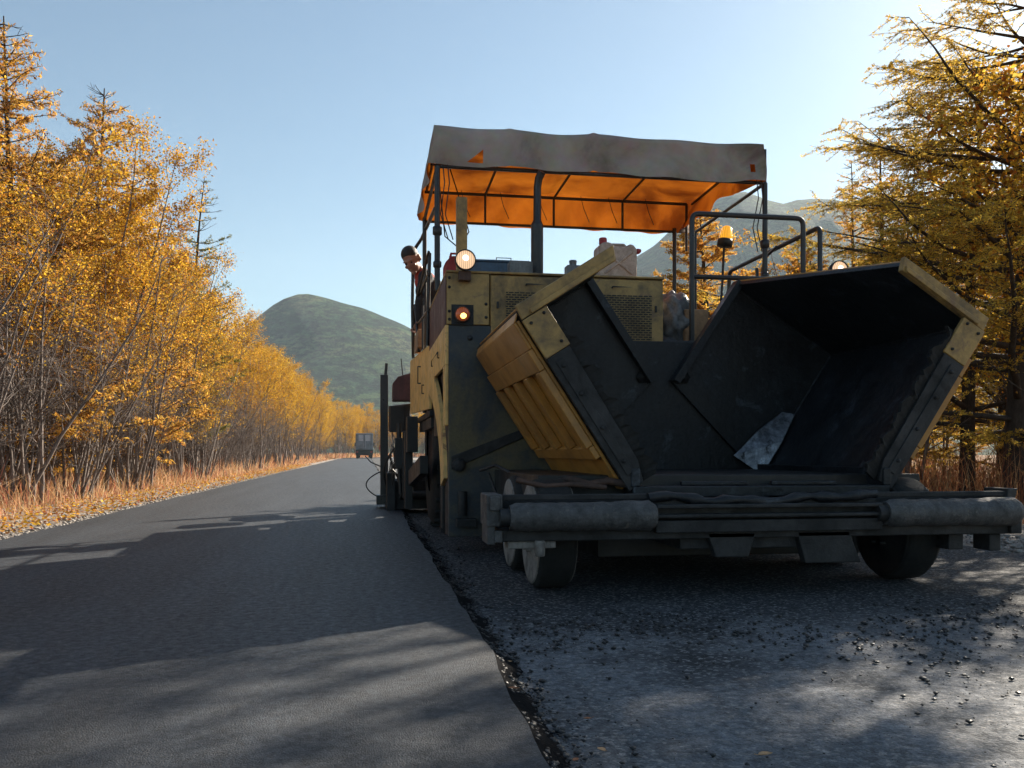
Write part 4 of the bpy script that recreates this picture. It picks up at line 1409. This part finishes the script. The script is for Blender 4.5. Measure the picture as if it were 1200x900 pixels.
# tarpaulin: slack top and four skirts in one grid sheet
def tarp():
    nx, ny, ns = 64, 36, 9
    V, F = [], []
    rg = random.Random(6)
    W, D_ = CX1 - CX0, CY1 - CY0
    def top(i, j):
        u, v = i / nx, j / ny
        x, y = CX0 + W * u, CY0 + D_ * v
        z = 3.475 - .030 * v + .012 * math.sin(u * math.pi * 4) ** 2 * (-1) + .03 * (1 - (2 * u - 1) ** 4) * 0 \
            + .003 * math.sin(x * 9 + y * 3) + .005 * math.sin(y * 11 - x * 5)
        # slight bump where ribs push the sheet up
        z += .014 * math.exp(-((x - 1.92) / .03) ** 2) + .010 * math.exp(-((x - 1.20) / .03) ** 2)
        return [x, y, z]
    idx = {}
    for j in range(ny + 1):
        for i in range(nx + 1):
            idx[(i, j)] = len(V)
            V.append(top(i, j))
    for j in range(ny):
        for i in range(nx):
            F.append((idx[(i, j)], idx[(i + 1, j)], idx[(i + 1, j + 1)], idx[(i, j + 1)]))
    # perimeter loop
    ring = [(i, 0) for i in range(nx)] + [(nx, j) for j in range(ny)] + [(i, ny) for i in range(nx, 0, -1)] + [(0, j) for j in range(ny, 0, -1)]
    prev = [idx[k] for k in ring]
    for s_ in range(1, ns + 1):
        t = s_ / ns
        cur = []
        for (i, j) in ring:
            x, y, z = V[idx[(i, j)]]
            front, back = j == 0, j == ny
            left, right = i == 0, i == nx
            drop = .33 if not back else .34
            fl = 0
            if front:
                u = i / nx
                fl = (.016 * math.sin(u * 17 + t * 3.0) * t + .010 * math.sin(u * 43 + 2 - t * 5) * t + .035 * math.sin((u * 6 + t * 1.6)) * t * (1 - t) * 2
                      + .03 * math.exp(-((u - .9 - .12 * (t - .6)) / .03) ** 2) * t + .03 * math.exp(-((u - .08 - .10 * t) / .025) ** 2) * t)
                drop += .006 * math.sin(u * 9 + 1) + .02 * (u - .5)
                if u > .80: drop -= .05 * (u - .80) / .2 * 0
                y += -fl - .02 * t
            elif back:
                y += .02 * math.sin(i * .9 + t * 3) * t
                drop += .006 * math.sin(i * .4)
            if left:
                v = j / ny
                x += -.03 * t + .025 * math.sin(v * 15 + t * 4) * t
                drop += .02 * math.sin(v * 11)
            if right:
                v = j / ny
                x += .02 * t - (.18 * t if j > 6 else .18 * t * j / 6) + .02 * math.sin(v * 19 + t * 4) * t
                drop += .02 * math.sin(v * 13)
            cur.append(len(V))
            V.append([x, y, z - drop * t])
        n = len(ring)
        for k in range(n):
            a, b_ = prev[k], prev[(k + 1) % n]
            c, d = cur[(k + 1) % n], cur[k]
            # two small worn holes near the corners of the front skirt
            if k < nx and (s_, k) in ((8, 7), (8, 8), (7, 8)): continue
            if k < nx and (s_, k) in ((8, 6), (7, 7), (6, 8)):
                F.append((a, d, b_)); continue
            if k < nx and s_ in (6, 7) and k == nx - 3: continue
            F.append((a, d, c, b_))
        prev = cur
    m = MB()
    m.add(V, F, True)
    return m
part(tarp(), 'canopy', 'tarp', bevel=0)
b = MB()
rgc = random.Random(2)
for (x, y) in ((.62, CY0), (.66, CY0), (3.40, CY0), (3.44, CY0)):
    b.tube([(x, y, 3.2), (x + .02, y, 3.0), (x - .01, y + .05, 2.75), (x + .06, y + .1, 2.55)], .005, 5)
for x in (.95, 1.35, 1.75, 2.2, 2.5, 2.9):
    b.tube([(x, CY1 - .1, 3.42), (x + .03, CY1 - .12, 3.28), (x + .09, CY1 - .11, 3.15)], .004, 5)
b.tube([(.75, 8.2, 3.4), (.86, 8.1, 3.0), (.90, 7.9, 2.72), (.80, 7.8, 2.55), (.66, 7.6, 2.6), (.60, 7.5, 3.05)], .006, 5)
part(b, 'tie_rope', 'black', cf, bevel=0)

# handrails
b = MB()
def rnd(pts, r=.06, n=4):
    pts = [Vector(p) for p in pts]
    out = [pts[0]]
    for i in range(1, len(pts) - 1):
        a, p, c = pts[i - 1], pts[i], pts[i + 1]
        d1, d2 = (a - p).normalized(), (c - p).normalized()
        k = min(r, (a - p).length * .45, (c - p).length * .45)
        for j in range(n + 1):
            t = j / n
            out.append((p + d1 * k) * (1 - t) ** 2 + p * 2 * t * (1 - t) + (p + d2 * k) * t ** 2)
    return out + [pts[-1]]
b.tube(rnd([(2.545, 6.72, 1.62), (2.545, 6.72, 2.645), (3.49, 6.72, 2.645), (3.49, 6.72, 2.13)]), .021, 10)
b.tube([(2.545, 6.72, 2.145), (3.50, 6.72, 2.145)], .019, 10)
b.tube([(2.66, 6.95, 1.6), (2.66, 6.95, 2.55)], .014, 8)
part(b, 'handrail', 'rail', bevel=0)
b = MB()
b.tube(rnd([(3.67, 6.78, 1.7), (3.67, 6.78, 2.60), (3.66, 8.6, 2.60), (3.66, 8.65, 1.9)]), .020, 10)
b.tube(rnd([(3.64, 7.9, 2.15), (3.64, 7.75, 2.55), (3.64, 7.5, 2.6)]), .014, 8)
b.tube([(3.5, 7.5, 1.6), (3.45, 7.5, 2.4)], .016, 8)
part(b, 'handrail', 'rail', bevel=0)
b = MB()
b.tube(rnd([(.50, 9.75, 1.78), (.49, 9.75, 2.35), (.50, 9.75, 2.95), (.58, 9.6, 3.05), (.62, 8.2, 3.0)]), .018, 8)
b.tube([(.50, 9.75, 2.08), (.57, 8.3, 2.08)], .014, 8)
b.tube([(.50, 9.75, 2.30), (.57, 8.3, 2.42)], .014, 8)
b.tube([(.56, 8.35, 1.75), (.58, 8.35, 2.62)], .018, 8)
b.tube([(.57, 8.3, 2.62), (.50, 9.2, 2.30)], .014, 8)
b.tube([(.545, 8.8, 1.77), (.545, 8.8, 2.2)], .012, 8)
b.tube([(.52, 9.0, 1.77), (.50, 9.4, 2.30), (.49, 9.6, 1.80)], .014, 8)
part(b, 'handrail', 'rail', bevel=0)
b = MB()
b.tube([(.50, 9.75, 2.93), (.53, 9.72, 2.82), (.51, 9.70, 2.74), (.55, 9.68, 2.66)], .012, 6)
b.tube([(.50, 9.75, 2.90), (.52, 9.73, 2.7), (.49, 9.75, 2.55)], .008, 6)
part(b, 'control_lever', 'worn', bevel=0)

# beacon
b = MB()
b.tube([(3.50, 8.5, 1.9), (3.54, 8.5, 2.45), (3.56, 8.5, 2.84)], .013, 8)
be = part(b, 'beacon', 'black', bevel=0)
ax = Vector((.16, 0, 1)).normalized()
part(MB().lathe([(0, -.02), (.075, -.02), (.078, .03), (.07, .05), (0, .05)], (3.565, 8.5, 2.85), ax, 20), 'beacon_base', 'black', be, bevel=0)
part(MB().lathe([(.066, .05), (.064, .09), (.062, .09), (.060, .13), (.058, .13), (.05, .17), (.03, .185), (0, .188)], (3.565, 8.5, 2.85), ax, 20), 'beacon_dome', 'amber', be, bevel=0)

# asphalt heap at the hopper's throat
b = MB()
hx = np.linspace(1.75, 2.70, 20); hy = np.linspace(6.57, 6.98, 10)
rg = random.Random(9)
vs, fs = [], []
for j, y in enumerate(hy):
    for i, x in enumerate(hx):
        vs.append((x, y, 1.56 + .15 * math.exp(-((x - 2.2) / .28) ** 2) * math.sin(min(1, j / 5) * math.pi / 2) + rg.uniform(-.015, .015)))
for j in range(9):
    for i in range(19):
        a = j * 20 + i
        fs.append((a, a + 1, a + 21, a + 20))
b.add(vs, fs, False)
tag(b.build('asphalt_heap', M['crumb'], loc=(2.2, 6.7, 1.56)), 'heap of black asphalt at the throat of the hopper', 'asphalt')

# rear: screed, arms, control post
b = MB()
b.box(.30, 3.9, 11.0, 11.9, .05, .40)
b.box(.24, .34, 10.9, 12.1, .0, .50)
b.box(.40, 3.8, 11.1, 11.8, .40, .62)
sc = part(b, 'screed', 'grimy')
b = MB()
b.box(.17, .27, 11.55, 11.65, .16, 1.75)
b.tube([(.24, 11.6, 1.75), (.25, 11.6, 1.90)], .022, 8)
b.box(.12, .36, 11.45, 11.75, .08, .20)
part(b, 'control_post', 'rail', sc)
b = MB()
b.plate([(.27, 11.4, 1.02), (.27, 11.4, 1.34), (.52, 10.8, 1.34), (.50, 10.8, 1.02)], (.03, .14, 0))
b.box(.28, .50, 10.95, 11.3, 1.0, 1.32)
part(b, 'control_box', 'black', sc)
b = MB()
b.tube([(.18 - .19 * math.sin(t_ * math.pi) ** .8, 11.6, .50 - .34 * t_) for t_ in [i / 16 for i in range(17)]], .009, 6)
b.tube([(.19, 11.6, .56), (.05, 11.8, .62), (-.02, 11.9, .70)], .008, 6)
part(b, 'cable', 'black', sc, bevel=0)
b = MB()
rg = random.Random(12)
for i in range(10):
    x, y, z = rg.uniform(.28, .44), rg.uniform(10.7, 11.3), rg.uniform(.45, 1.0)
    sw, dp, r_ = rg.uniform(-.10, .10), rg.uniform(.25, .5), rg.uniform(.008, .016)
    b.tube([(x + sw * math.sin(t_ * math.pi), y + .1 * t_, z - dp * t_) for t_ in [i / 8 for i in range(9)]], r_, 6)
part(b, 'hydraulic_hose', 'black', sc, bevel=0)
b = MB()
b.plate([(.48, 8.2, .55), (.48, 8.2, .72), (.46, 11.2, .45), (.46, 11.2, .28)], (.08, 0, 0))
b.plate([(.43, 10.2, .10), (.43, 10.2, .98), (.43, 10.45, .98), (.43, 10.55, .10)], (.09, 0, 0))
b.box(.44, .56, 9.9, 10.25, .75, 1.15)
b.box(.42, .5, 10.6, 10.75, .2, 1.0)
part(b, 'screed_arm', 'black')
b = MB()
b.cyl((.40, 11.0, .22), (3.8, 11.0, .22), .06)
part(b, 'auger', 'black', bevel=0)
b = MB()
for i in range(11):
    z = .98 - i * .055
    c = Vector((.31 + .02 * math.sin(i), 11.15, z))
    pts = [c + Vector((.016 * math.cos(a) * (1 if i % 2 else .2), .016 * math.cos(a) * (.2 if i % 2 else 1), .030 * math.sin(a))) for a in [k * math.pi / 5 for k in range(11)]]
    b.tube(pts, .006, 5, caps=False)
part(b, 'chain', 'worn', sc, bevel=0)
b = MB()
b.box(.33, .43, 10.7, 10.78, .55, .92)
b.cyl((.38, 10.74, .92), (.38, 10.74, 1.10), .03)
b.cyl((.38, 10.74, .55), (.40, 10.74, .25), .022)
part(b, 'lift_cylinder', 'black', sc)
b = MB()                                      # maroon rear console hood
b.plate([(.30, 10.5, 1.36), (.30, 10.5, 1.56), (.36, 10.5, 1.64), (.56, 10.5, 1.70), (.56, 10.5, 1.36)], (0, .35, 0))
part(b, 'console_hood', 'maroon')
b = MB()
b.tube([(.42, 10.6, 1.66), (.40, 10.6, 1.86)], .007, 6)
part(b, 'antenna', 'black', bevel=0)
b = MB()
b.box(1.3, 2.9, 10.1, 10.35, 1.15, 1.95)
part(b, 'operator_console', 'grimy')
b = MB()
b.box(.50, .56, 8.9, 9.5, 1.8, 1.98)
part(b, 'tool_tray', 'wood')

# ------------------------------------------------------------------ things lying on the paver
# plastic canister on the hood
cx, cy, cz = 1.955, 6.86, 2.106
e = empty('canister', (cx, cy, cz), 'dirty pinkish plastic canister with red cap standing on the engine hood', 'canister')
b = MB()
b.plate([(cx - .155, cy - .10, cz), (cx + .155, cy - .10, cz), (cx + .155, cy - .10, cz + .25), (cx + .13, cy - .10, cz + .285), (cx + .10, cy - .10, cz + .29), (cx + .06, cy - .10, cz + .27), (cx - .03, cy - .10, cz + .27), (cx - .06, cy - .10, cz + .30),
         (cx - .12, cy - .10, cz + .30), (cx - .155, cy - .10, cz + .27)], (0, .20, 0))
bo = part(b, 'body', 'can', e, bevel=.02)
b = MB()
for sx in (-1, 1):
    b.tube([(cx - .11 * sx, cy - .102, cz + .05), (cx + .11 * sx, cy - .102, cz + .22)], .010, 6)
b.tube([(cx - .03, cy, cz + .275), (cx - .02, cy, cz + .30), (cx + .07, cy, cz + .30), (cx + .09, cy, cz + .28)], .014, 8)
part(b, 'handle', 'can', e, bevel=0)
part(MB().lathe([(0, .05), (.028, .05), (.032, .04), (.032, 0)], (cx - .105, cy - .02, cz + .295), (0, 0, 1), 16), 'cap', 'red', e, bevel=0)
b = MB()
b.lathe([(0, .0), (.022, .0), (.022, .04), (.012, .06), (0, .06)], (2.105, 6.84, 2.345), (.9, 0, .3), 12)
# second cap seen at the canister's right shoulder
part(b, 'tap', 'red', e, bevel=0)
# blue tool box, grey box, breather
e = empty('tool_box', (1.05, 7.7, 2.106), 'flat blue metal tool box with wire handle on the engine hood', 'tool box')
b = MB(); b.box(.80, 1.29, 7.6, 7.85, 2.106, 2.395); bo = part(b, 'body', 'bluebox', e)
part(MB().box(.79, 1.30, 7.59, 7.86, 2.3955, 2.415), 'lid', 'bluebox', e)
part(MB().tube([(1.12, 7.7, 2.415), (1.12, 7.7, 2.455), (1.25, 7.7, 2.455), (1.25, 7.7, 2.415)], .005, 6), 'handle', 'black', e, bevel=0)
b = MB(); b.box(1.16, 1.35, 7.2, 7.34, 2.106, 2.325); b.box(1.18, 1.33, 7.22, 7.32, 2.3252, 2.333)
tag(b.build('battery_box', M['greybox'], bevel=.006, loc=(1.3, 7.4, 2.106)), 'small grey box beside the exhaust on the engine hood', 'box')
b = MB(); b.box(1.63, 1.75, 7.14, 7.26, 2.106, 2.295); b.lathe([(0, .05), (.03, .05), (.035, .035), (.03, .035), (.03, 0)], (1.69, 7.2, 2.295), (0, 0, 1), 14)
part(b, 'breather_cap', 'greybox')
# red jug beside the operator
e = empty('red_jug', (.83, 8.35, 2.106), 'red plastic fuel jug standing behind the left headlight', 'jug')
b = MB(); b.plate([(.70, 8.1, 2.106), (.95, 8.1, 2.106), (.95, 8.1, 2.47), (.88, 8.1, 2.55), (.76, 8.1, 2.55), (.70, 8.1, 2.48)], (0, .2, 0))
part(b, 'body', 'red', e, bevel=.02)
part(MB().tube([(.76, 8.2, 2.55), (.77, 8.2, 2.59), (.86, 8.2, 2.59), (.88, 8.2, 2.55)], .012, 8), 'handle', 'red', e, bevel=0)
# bundle of plastic sheeting and a board on the right deck
def lumpy(name, c, r, seed, mat, label, cat, amp=.28):
    bm = bmesh.new()
    bmesh.ops.create_icosphere(bm, subdivisions=4, radius=1)
    rg_ = random.Random(seed)
    ws = [(Vector((rg_.gauss(0, 1), rg_.gauss(0, 1), rg_.gauss(0, 1))).normalized(), rg_.uniform(3, 11), rg_.uniform(0, 6)) for _ in range(10)]
    for v in bm.verts:
        d = v.co.normalized()
        k = 1 + amp * sum(abs(math.sin(f * d.dot(a_) + ph)) - .6 for a_, f, ph in ws) / 3.5
        v.co = Vector((d.x * r[0], d.y * r[1], d.z * r[2])) * k
        if v.co.z < -r[2] * .8: v.co.z = -r[2] * .8
    me = bpy.data.meshes.new(name)
    bm.to_mesh(me); bm.free()
    for p in me.polygons: p.use_smooth = True
    me.materials.append(mat)
    o = bpy.data.objects.new(name, me)
    COL.objects.link(o)
    o.location = c
    return tag(o, label, cat)
part(MB().box(2.275, 3.62, 6.66, 8.4, 1.56, 1.62), 'side_deck', 'grimy')
lumpy('plastic_sheeting', (2.50, 7.05, 1.82), (.17, .24, .24), 3, M['bag'], 'crumpled grey plastic sheeting stuffed beside the engine hood', 'sheeting')
b = MB()
b.box(2.52, 2.72, 6.80, 6.92, 1.622, 1.90)
tag(b.build('wooden_box', M['wood'], bevel=.01, loc=(2.62, 6.86, 1.62)), 'pale wooden box between the sheeting and the handrail', 'box')
b = MB(); b.tube([(3.44, 6.74, 2.12), (3.47, 6.70, 2.09), (3.52, 6.69, 2.10), (3.53, 6.70, 2.14), (3.49, 6.71, 2.16)], .008, 6)
part(b, 'rail_clip', 'black', bevel=0)

# ------------------------------------------------------------------ people
def blob_mesh(name, caps, balls, voxel, smooth_it=4):
    """union of tapered capsules and ellipsoids remeshed to one continuous surface"""
    bm = bmesh.new()
    def ell(c, r, rot=None):
        mt = Matrix.Translation(Vector(c)) @ (rot.to_4x4() if rot else Matrix.Identity(4)) @ Matrix.Diagonal((*r, 1))
        bmesh.ops.create_uvsphere(bm, u_segments=16, v_segments=10, radius=1, matrix=mt)
    for (a, b_, ra, rb) in caps:
        a, b_ = Vector(a), Vector(b_)
        d = b_ - a
        q = d.to_track_quat('Z', 'Y').to_matrix().to_4x4()
        mt = Matrix.Translation((a + b_) / 2) @ q
        bmesh.ops.create_cone(bm, cap_ends=True, segments=14, radius1=ra, radius2=rb, depth=d.length, matrix=mt)
        ell(a, (ra,) * 3); ell(b_, (rb,) * 3)
    for t in balls:
        ell(*t)
    me = bpy.data.meshes.new(name)
    bm.to_mesh(me); bm.free()
    o = bpy.data.objects.new(name, me)
    COL.objects.link(o)
    r_ = o.modifiers.new('remesh', 'REMESH'); r_.mode = 'VOXEL'; r_.voxel_size = voxel; r_.use_smooth_shade = True
    s_ = o.modifiers.new('smooth', 'SMOOTH'); s_.iterations = smooth_it; s_.factor = .5
    dg = bpy.context.evaluated_depsgraph_get()
    me2 = bpy.data.meshes.new_from_object(o.evaluated_get(dg))
    me2.name = name
    bpy.data.objects.remove(o)
    for p in me2.polygons: p.use_smooth = True
    return me2

def person(root, joints, mats, head_rot, label, voxel=.009, hs=1.0):
    J = {k: Vector(v) for k, v in joints.items()}
    caps = []
    def limb(a, b_, c, r):
        caps.append((J[a], J[b_], r[0], r[1])); caps.append((J[b_], J[c], r[1] * .96, r[2]))
    for s_ in 'LR':
        limb('sh' + s_, 'el' + s_, 'wr' + s_, (.05, .04, .026))
        limb('hip' + s_, 'kn' + s_, 'an' + s_, (.082, .056, .038))
    caps.append((J['pelvis'], J['waist'], .125, .115)); caps.append((J['waist'], J['chest'], .115, .135))
    caps.append((J['shL'], J['shR'], .055, .055)); caps.append((J['chest'], J['neck'], .10, .052)); caps.append((J['neck'], J['head'], .052, .05))
    H = head_rot
    hc = J['head']
    def hp(x, y, z): return hc + H @ (Vector((x, y, z)) * hs)       # face looks along local -Y
    balls = [(hp(0, .012, .035), (.076, .094, .098), H), (hp(0, -.030, -.045), (.058, .062, .062), H), (hp(0, -.098, -.008), (.012, .020, .026), H),
             (hp(0, -.112, -.020), (.014, .012, .010), H), (hp(0, -.078, .028), (.060, .016, .012), H), (hp(0, -.088, -.058), (.026, .010, .008), H), (hp(0, -.078, -.092), (.028, .024, .020), H),
             (hp(.078, .02, .0), (.012, .022, .034), H), (hp(-.078, .02, .0), (.012, .022, .034), H), (hp(.035, -.078, -.02), (.025, .016, .018), H), (hp(-.035, -.078, -.02), (.025, .016, .018), H)]
    balls = [(c_, tuple(q_ * hs for q_ in r_), H_) for c_, r_, H_ in balls]
    for s_ in 'LR':
        wv = (J['wr' + s_] - J['el' + s_]).normalized()
        sd_ = wv.cross(Vector((0, 1, 0))); sd_ = sd_.normalized() if sd_.length > .1 else Vector((1, 0, 0))
        nn = wv.cross(sd_)
        pc = J['wr' + s_] + wv * .05
        caps.append((J['wr' + s_], pc, .026, .030)); caps.append((pc - sd_ * .022, pc + sd_ * .022, .017, .017))
        for i, ln in enumerate((.062, .074, .070, .052)):
            o_ = (i - 1.5) * .019
            r0 = pc + sd_ * o_ + wv * .02
            m1 = r0 + wv * ln * .5 + nn * .006
            caps.append((r0, m1, .0095, .009)); caps.append((m1, m1 + (wv * .75 + nn * .6).normalized() * ln * .5, .009, .008))
        th = pc - sd_ * .030 - wv * .01
        caps.append((th, th - sd_ * .02 + wv * .035, .011, .010)); caps.append((th - sd_ * .02 + wv * .035, th - sd_ * .018 + wv * .06 + nn * .01, .010, .008))
        f = J['an' + s_]; t_ = J['toe' + s_]
        caps.append((f - Vector((0, 0, .03)), t_, .04, .032))
    me = blob_mesh('person', caps, balls, voxel, 3)
    me.materials.append(mats['skin'])
    o = bpy.data.objects.new('person', me); COL.objects.link(o)
    tag(o, label, 'person')
    def cloth(name, cp, bl, mat):
        m2 = blob_mesh(name, cp, bl, voxel * 1.15, 3)
        m2.materials.append(mat)
        c = bpy.data.objects.new(name, m2); COL.objects.link(c); c.parent = o
    jc = [(J['pelvis'] + (J['waist'] - J['pelvis']) * .2, J['waist'], .150, .142), (J['waist'], J['chest'], .142, .158), (J['chest'], J['chest'] + (J['neck'] - J['chest']) * .62, .125, .080)]
    jc.append((J['shL'], J['shR'], .078, .078))
    tr = [(J['pelvis'], J['waist'], .140, .128)]
    bt = []
    for s_ in 'LR':
        jc.append((J['sh' + s_], J['el' + s_], .072, .058)); jc.append((J['el' + s_], J['el' + s_] + (J['wr' + s_] - J['el' + s_]) * .93, .058, .043))
        tr.append((J['hip' + s_], J['kn' + s_], .104, .076)); tr.append((J['kn' + s_], J['kn' + s_] + (J['an' + s_] - J['kn' + s_]) * .93, .075, .062))
        bt.append((J['an' + s_] + Vector((0, 0, .06)), J['an' + s_], .052, .052)); bt.append((J['an' + s_] - Vector((0, 0, .025)), J['toe' + s_], .05, .043))
    cloth('jacket', jc, [], mats['jacket'])
    cloth('trousers', tr, [], mats['trousers'])
    cloth('boots', bt, [], mats['boots'])
    cloth('hair', [], [(hp(0, .016, .064), (.080 * hs, .091 * hs, .078 * hs), H), (hp(0, .06, .0), (.072 * hs, .05 * hs, .06 * hs), H)], mats['hair'])
    if mats.get('vest'):
        cloth('collar', [(J['chest'] + (J['neck'] - J['chest']) * .45, J['chest'] + (J['neck'] - J['chest']) * .75, .118, .088)], [], mats['vest'])
    # eyes
    eb = MB()
    for sx in (-1, 1):
        eb.lathe([(.010, 0), (.007, .006), (0, .008)], hp(.031 * sx, -.083, .008), H @ Vector((0, -1, 0)), 10)
    me_ = eb.build('eyes', M['black']); me_.parent = o
    return o

hr = Matrix.Rotation(R(-34), 3, 'Z') @ Matrix.Rotation(R(-14), 3, 'Y') @ Matrix.Rotation(R(34), 3, 'X')
person(None, dict(pelvis=(.90, 9.46, 2.00), waist=(.80, 9.45, 2.20), chest=(.66, 9.43, 2.46), neck=(.555, 9.41, 2.66), head=(.465, 9.34, 2.755),
                  shL=(.62, 9.60, 2.57), shR=(.60, 9.24, 2.57), elL=(.56, 9.72, 2.30), elR=(.545, 9.10, 2.32), wrL=(.52, 9.55, 2.10), wrR=(.535, 9.22, 2.12),
                  hipL=(.90, 9.55, 1.98), hipR=(.90, 9.37, 1.98), knL=(.80, 9.57, 1.62), knR=(.82, 9.34, 1.62), anL=(.88, 9.57, 1.24), anR=(.90, 9.34, 1.24), toeL=(.72, 9.58, 1.195), toeR=(.74, 9.32, 1.195)),
       dict(skin=M['skin'], jacket=M['jacket'], trousers=M['trousers'], boots=M['black'], hair=M['hair'], vest=M['redcloth']), hr,
       'man in dark jacket leaning out over the left rail of the machine, looking down', hs=1.12)
x, y = 1.48, 88.0
person(None, dict(pelvis=(x, y, .95), waist=(x, y, 1.12), chest=(x, y, 1.34), neck=(x, y, 1.50), head=(x, y - .01, 1.62),
                  shL=(x + .18, y, 1.43), shR=(x - .18, y, 1.43), elL=(x + .25, y + .02, 1.15), elR=(x - .25, y + .02, 1.15), wrL=(x + .25, y - .08, .92), wrR=(x - .25, y - .08, .92),
                  hipL=(x + .09, y, .92), hipR=(x - .09, y, .92), knL=(x + .10, y - .02, .5), knR=(x - .10, y - .02, .5), anL=(x + .10, y, .09), anR=(x - .10, y, .09), toeL=(x + .12, y - .15, .045), toeR=(x - .12, y - .15, .045)),
       dict(skin=M['skin'], jacket=M['redcloth'], trousers=M['trousers'], boots=M['black'], hair=M['hair']), Matrix.Identity(3),
       'distant worker in red jacket standing on the road beside the truck', voxel=.014)

# ------------------------------------------------------------------ distant truck
tx, ty = -.30, 104.0
e = empty('box_truck', (tx, ty, .04), 'small grey box truck seen from behind on the far road', 'truck')
ORG[e] = Vector((tx, ty, .04))
b = MB(); b.box(tx - 1.0, tx + 1.0, ty, ty + 3.8, 1.05, 2.95); bo = part(b, 'cargo_box', 'greytruck', e, bevel=.04)
for sx in (-1, 1):
    d = part(MB().box(tx + (.03 if sx > 0 else -.93), tx + (.93 if sx > 0 else -.03), ty - .03, ty - .004, 1.15, 2.85), 'rear_door', 'greytruck', e, bevel=.01)
    part(MB().box(tx + (.1 if sx > 0 else -.65), tx + (.7 if sx > 0 else -.1), ty - .045, ty - .031, 2.05, 2.75), 'panel', 'brightpanel', d, bevel=.005)
    part(MB().tube([(tx + sx * .12, ty - .05, 1.2), (tx + sx * .12, ty - .05, 2.7)], .02, 6), 'door_bar', 'brightpanel', d, bevel=0)
b = MB(); b.box(tx - .98, tx + .98, ty + .1, ty + 5.2, .55, 1.04); b.box(tx - .98, tx + .98, ty - .05, ty + .06, .40, .98); part(b, 'chassis', 'black', e)
b = MB(); b.box(tx - .95, tx + .95, ty + 3.9, ty + 5.4, .7, 2.3); part(b, 'cab', 'greytruck', e, bevel=.05)
for sx in (-1, 1):
    part(MB().box(tx + sx * .8 - .1, tx + sx * .8 + .1, ty - .075, ty - .052, .72, .86), 'tail_light', 'red', e, bevel=.01)
    part(MB().box(tx + sx * 1.12 - .08, tx + sx * 1.12 + .08, ty + 4.9, ty + 4.95, 1.5, 1.9), 'mirror', 'black', e, bevel=.01)
    part(MB().box(tx + sx * .7 - .22, tx + sx * .7 + .22, ty + .28, ty + .31, .12, .55), 'mud_flap', 'rubber', e, bevel=.01)
    for yy_ in (ty + .8, ty + 4.5):
        p = MB()
        p.lathe([(.2, -.13), (.40, -.13), (.44, -.08), (.44, .08), (.40, .13), (.2, .13)], (tx + sx * .8, yy_, .48), (1, 0, 0), 24)
        wh = part(p, 'wheel', 'rubber', e, bevel=0)
        part(MB().lathe([(0, -.1), (.22, -.1), (.22, .1), (0, .1)], (tx + sx * .8, yy_, .48), (1, 0, 0), 18), 'rim', 'grimy', wh, bevel=0)

# ------------------------------------------------------------------ haze
hz = MB(); hz.box(-1250, 1250, -400, 1250, -5, 260)
ho = hz.build('haze', M['black'])
ho.data.materials.clear()
m, nt, out = new_mat('thin_air_haze')
pv = N(nt, 'ShaderNodeVolumePrincipled')
pv.inputs['Color'].default_value = (.70, .87, 1, 1)
pv.inputs['Density'].default_value = .00026
pv.inputs['Anisotropy'].default_value = .2
L(nt, pv.outputs[0], out.inputs['Volume'])
ho.data.materials.append(m)
tag(ho, 'thin bluish haze in the air between road and hills', 'haze', kind='stuff')
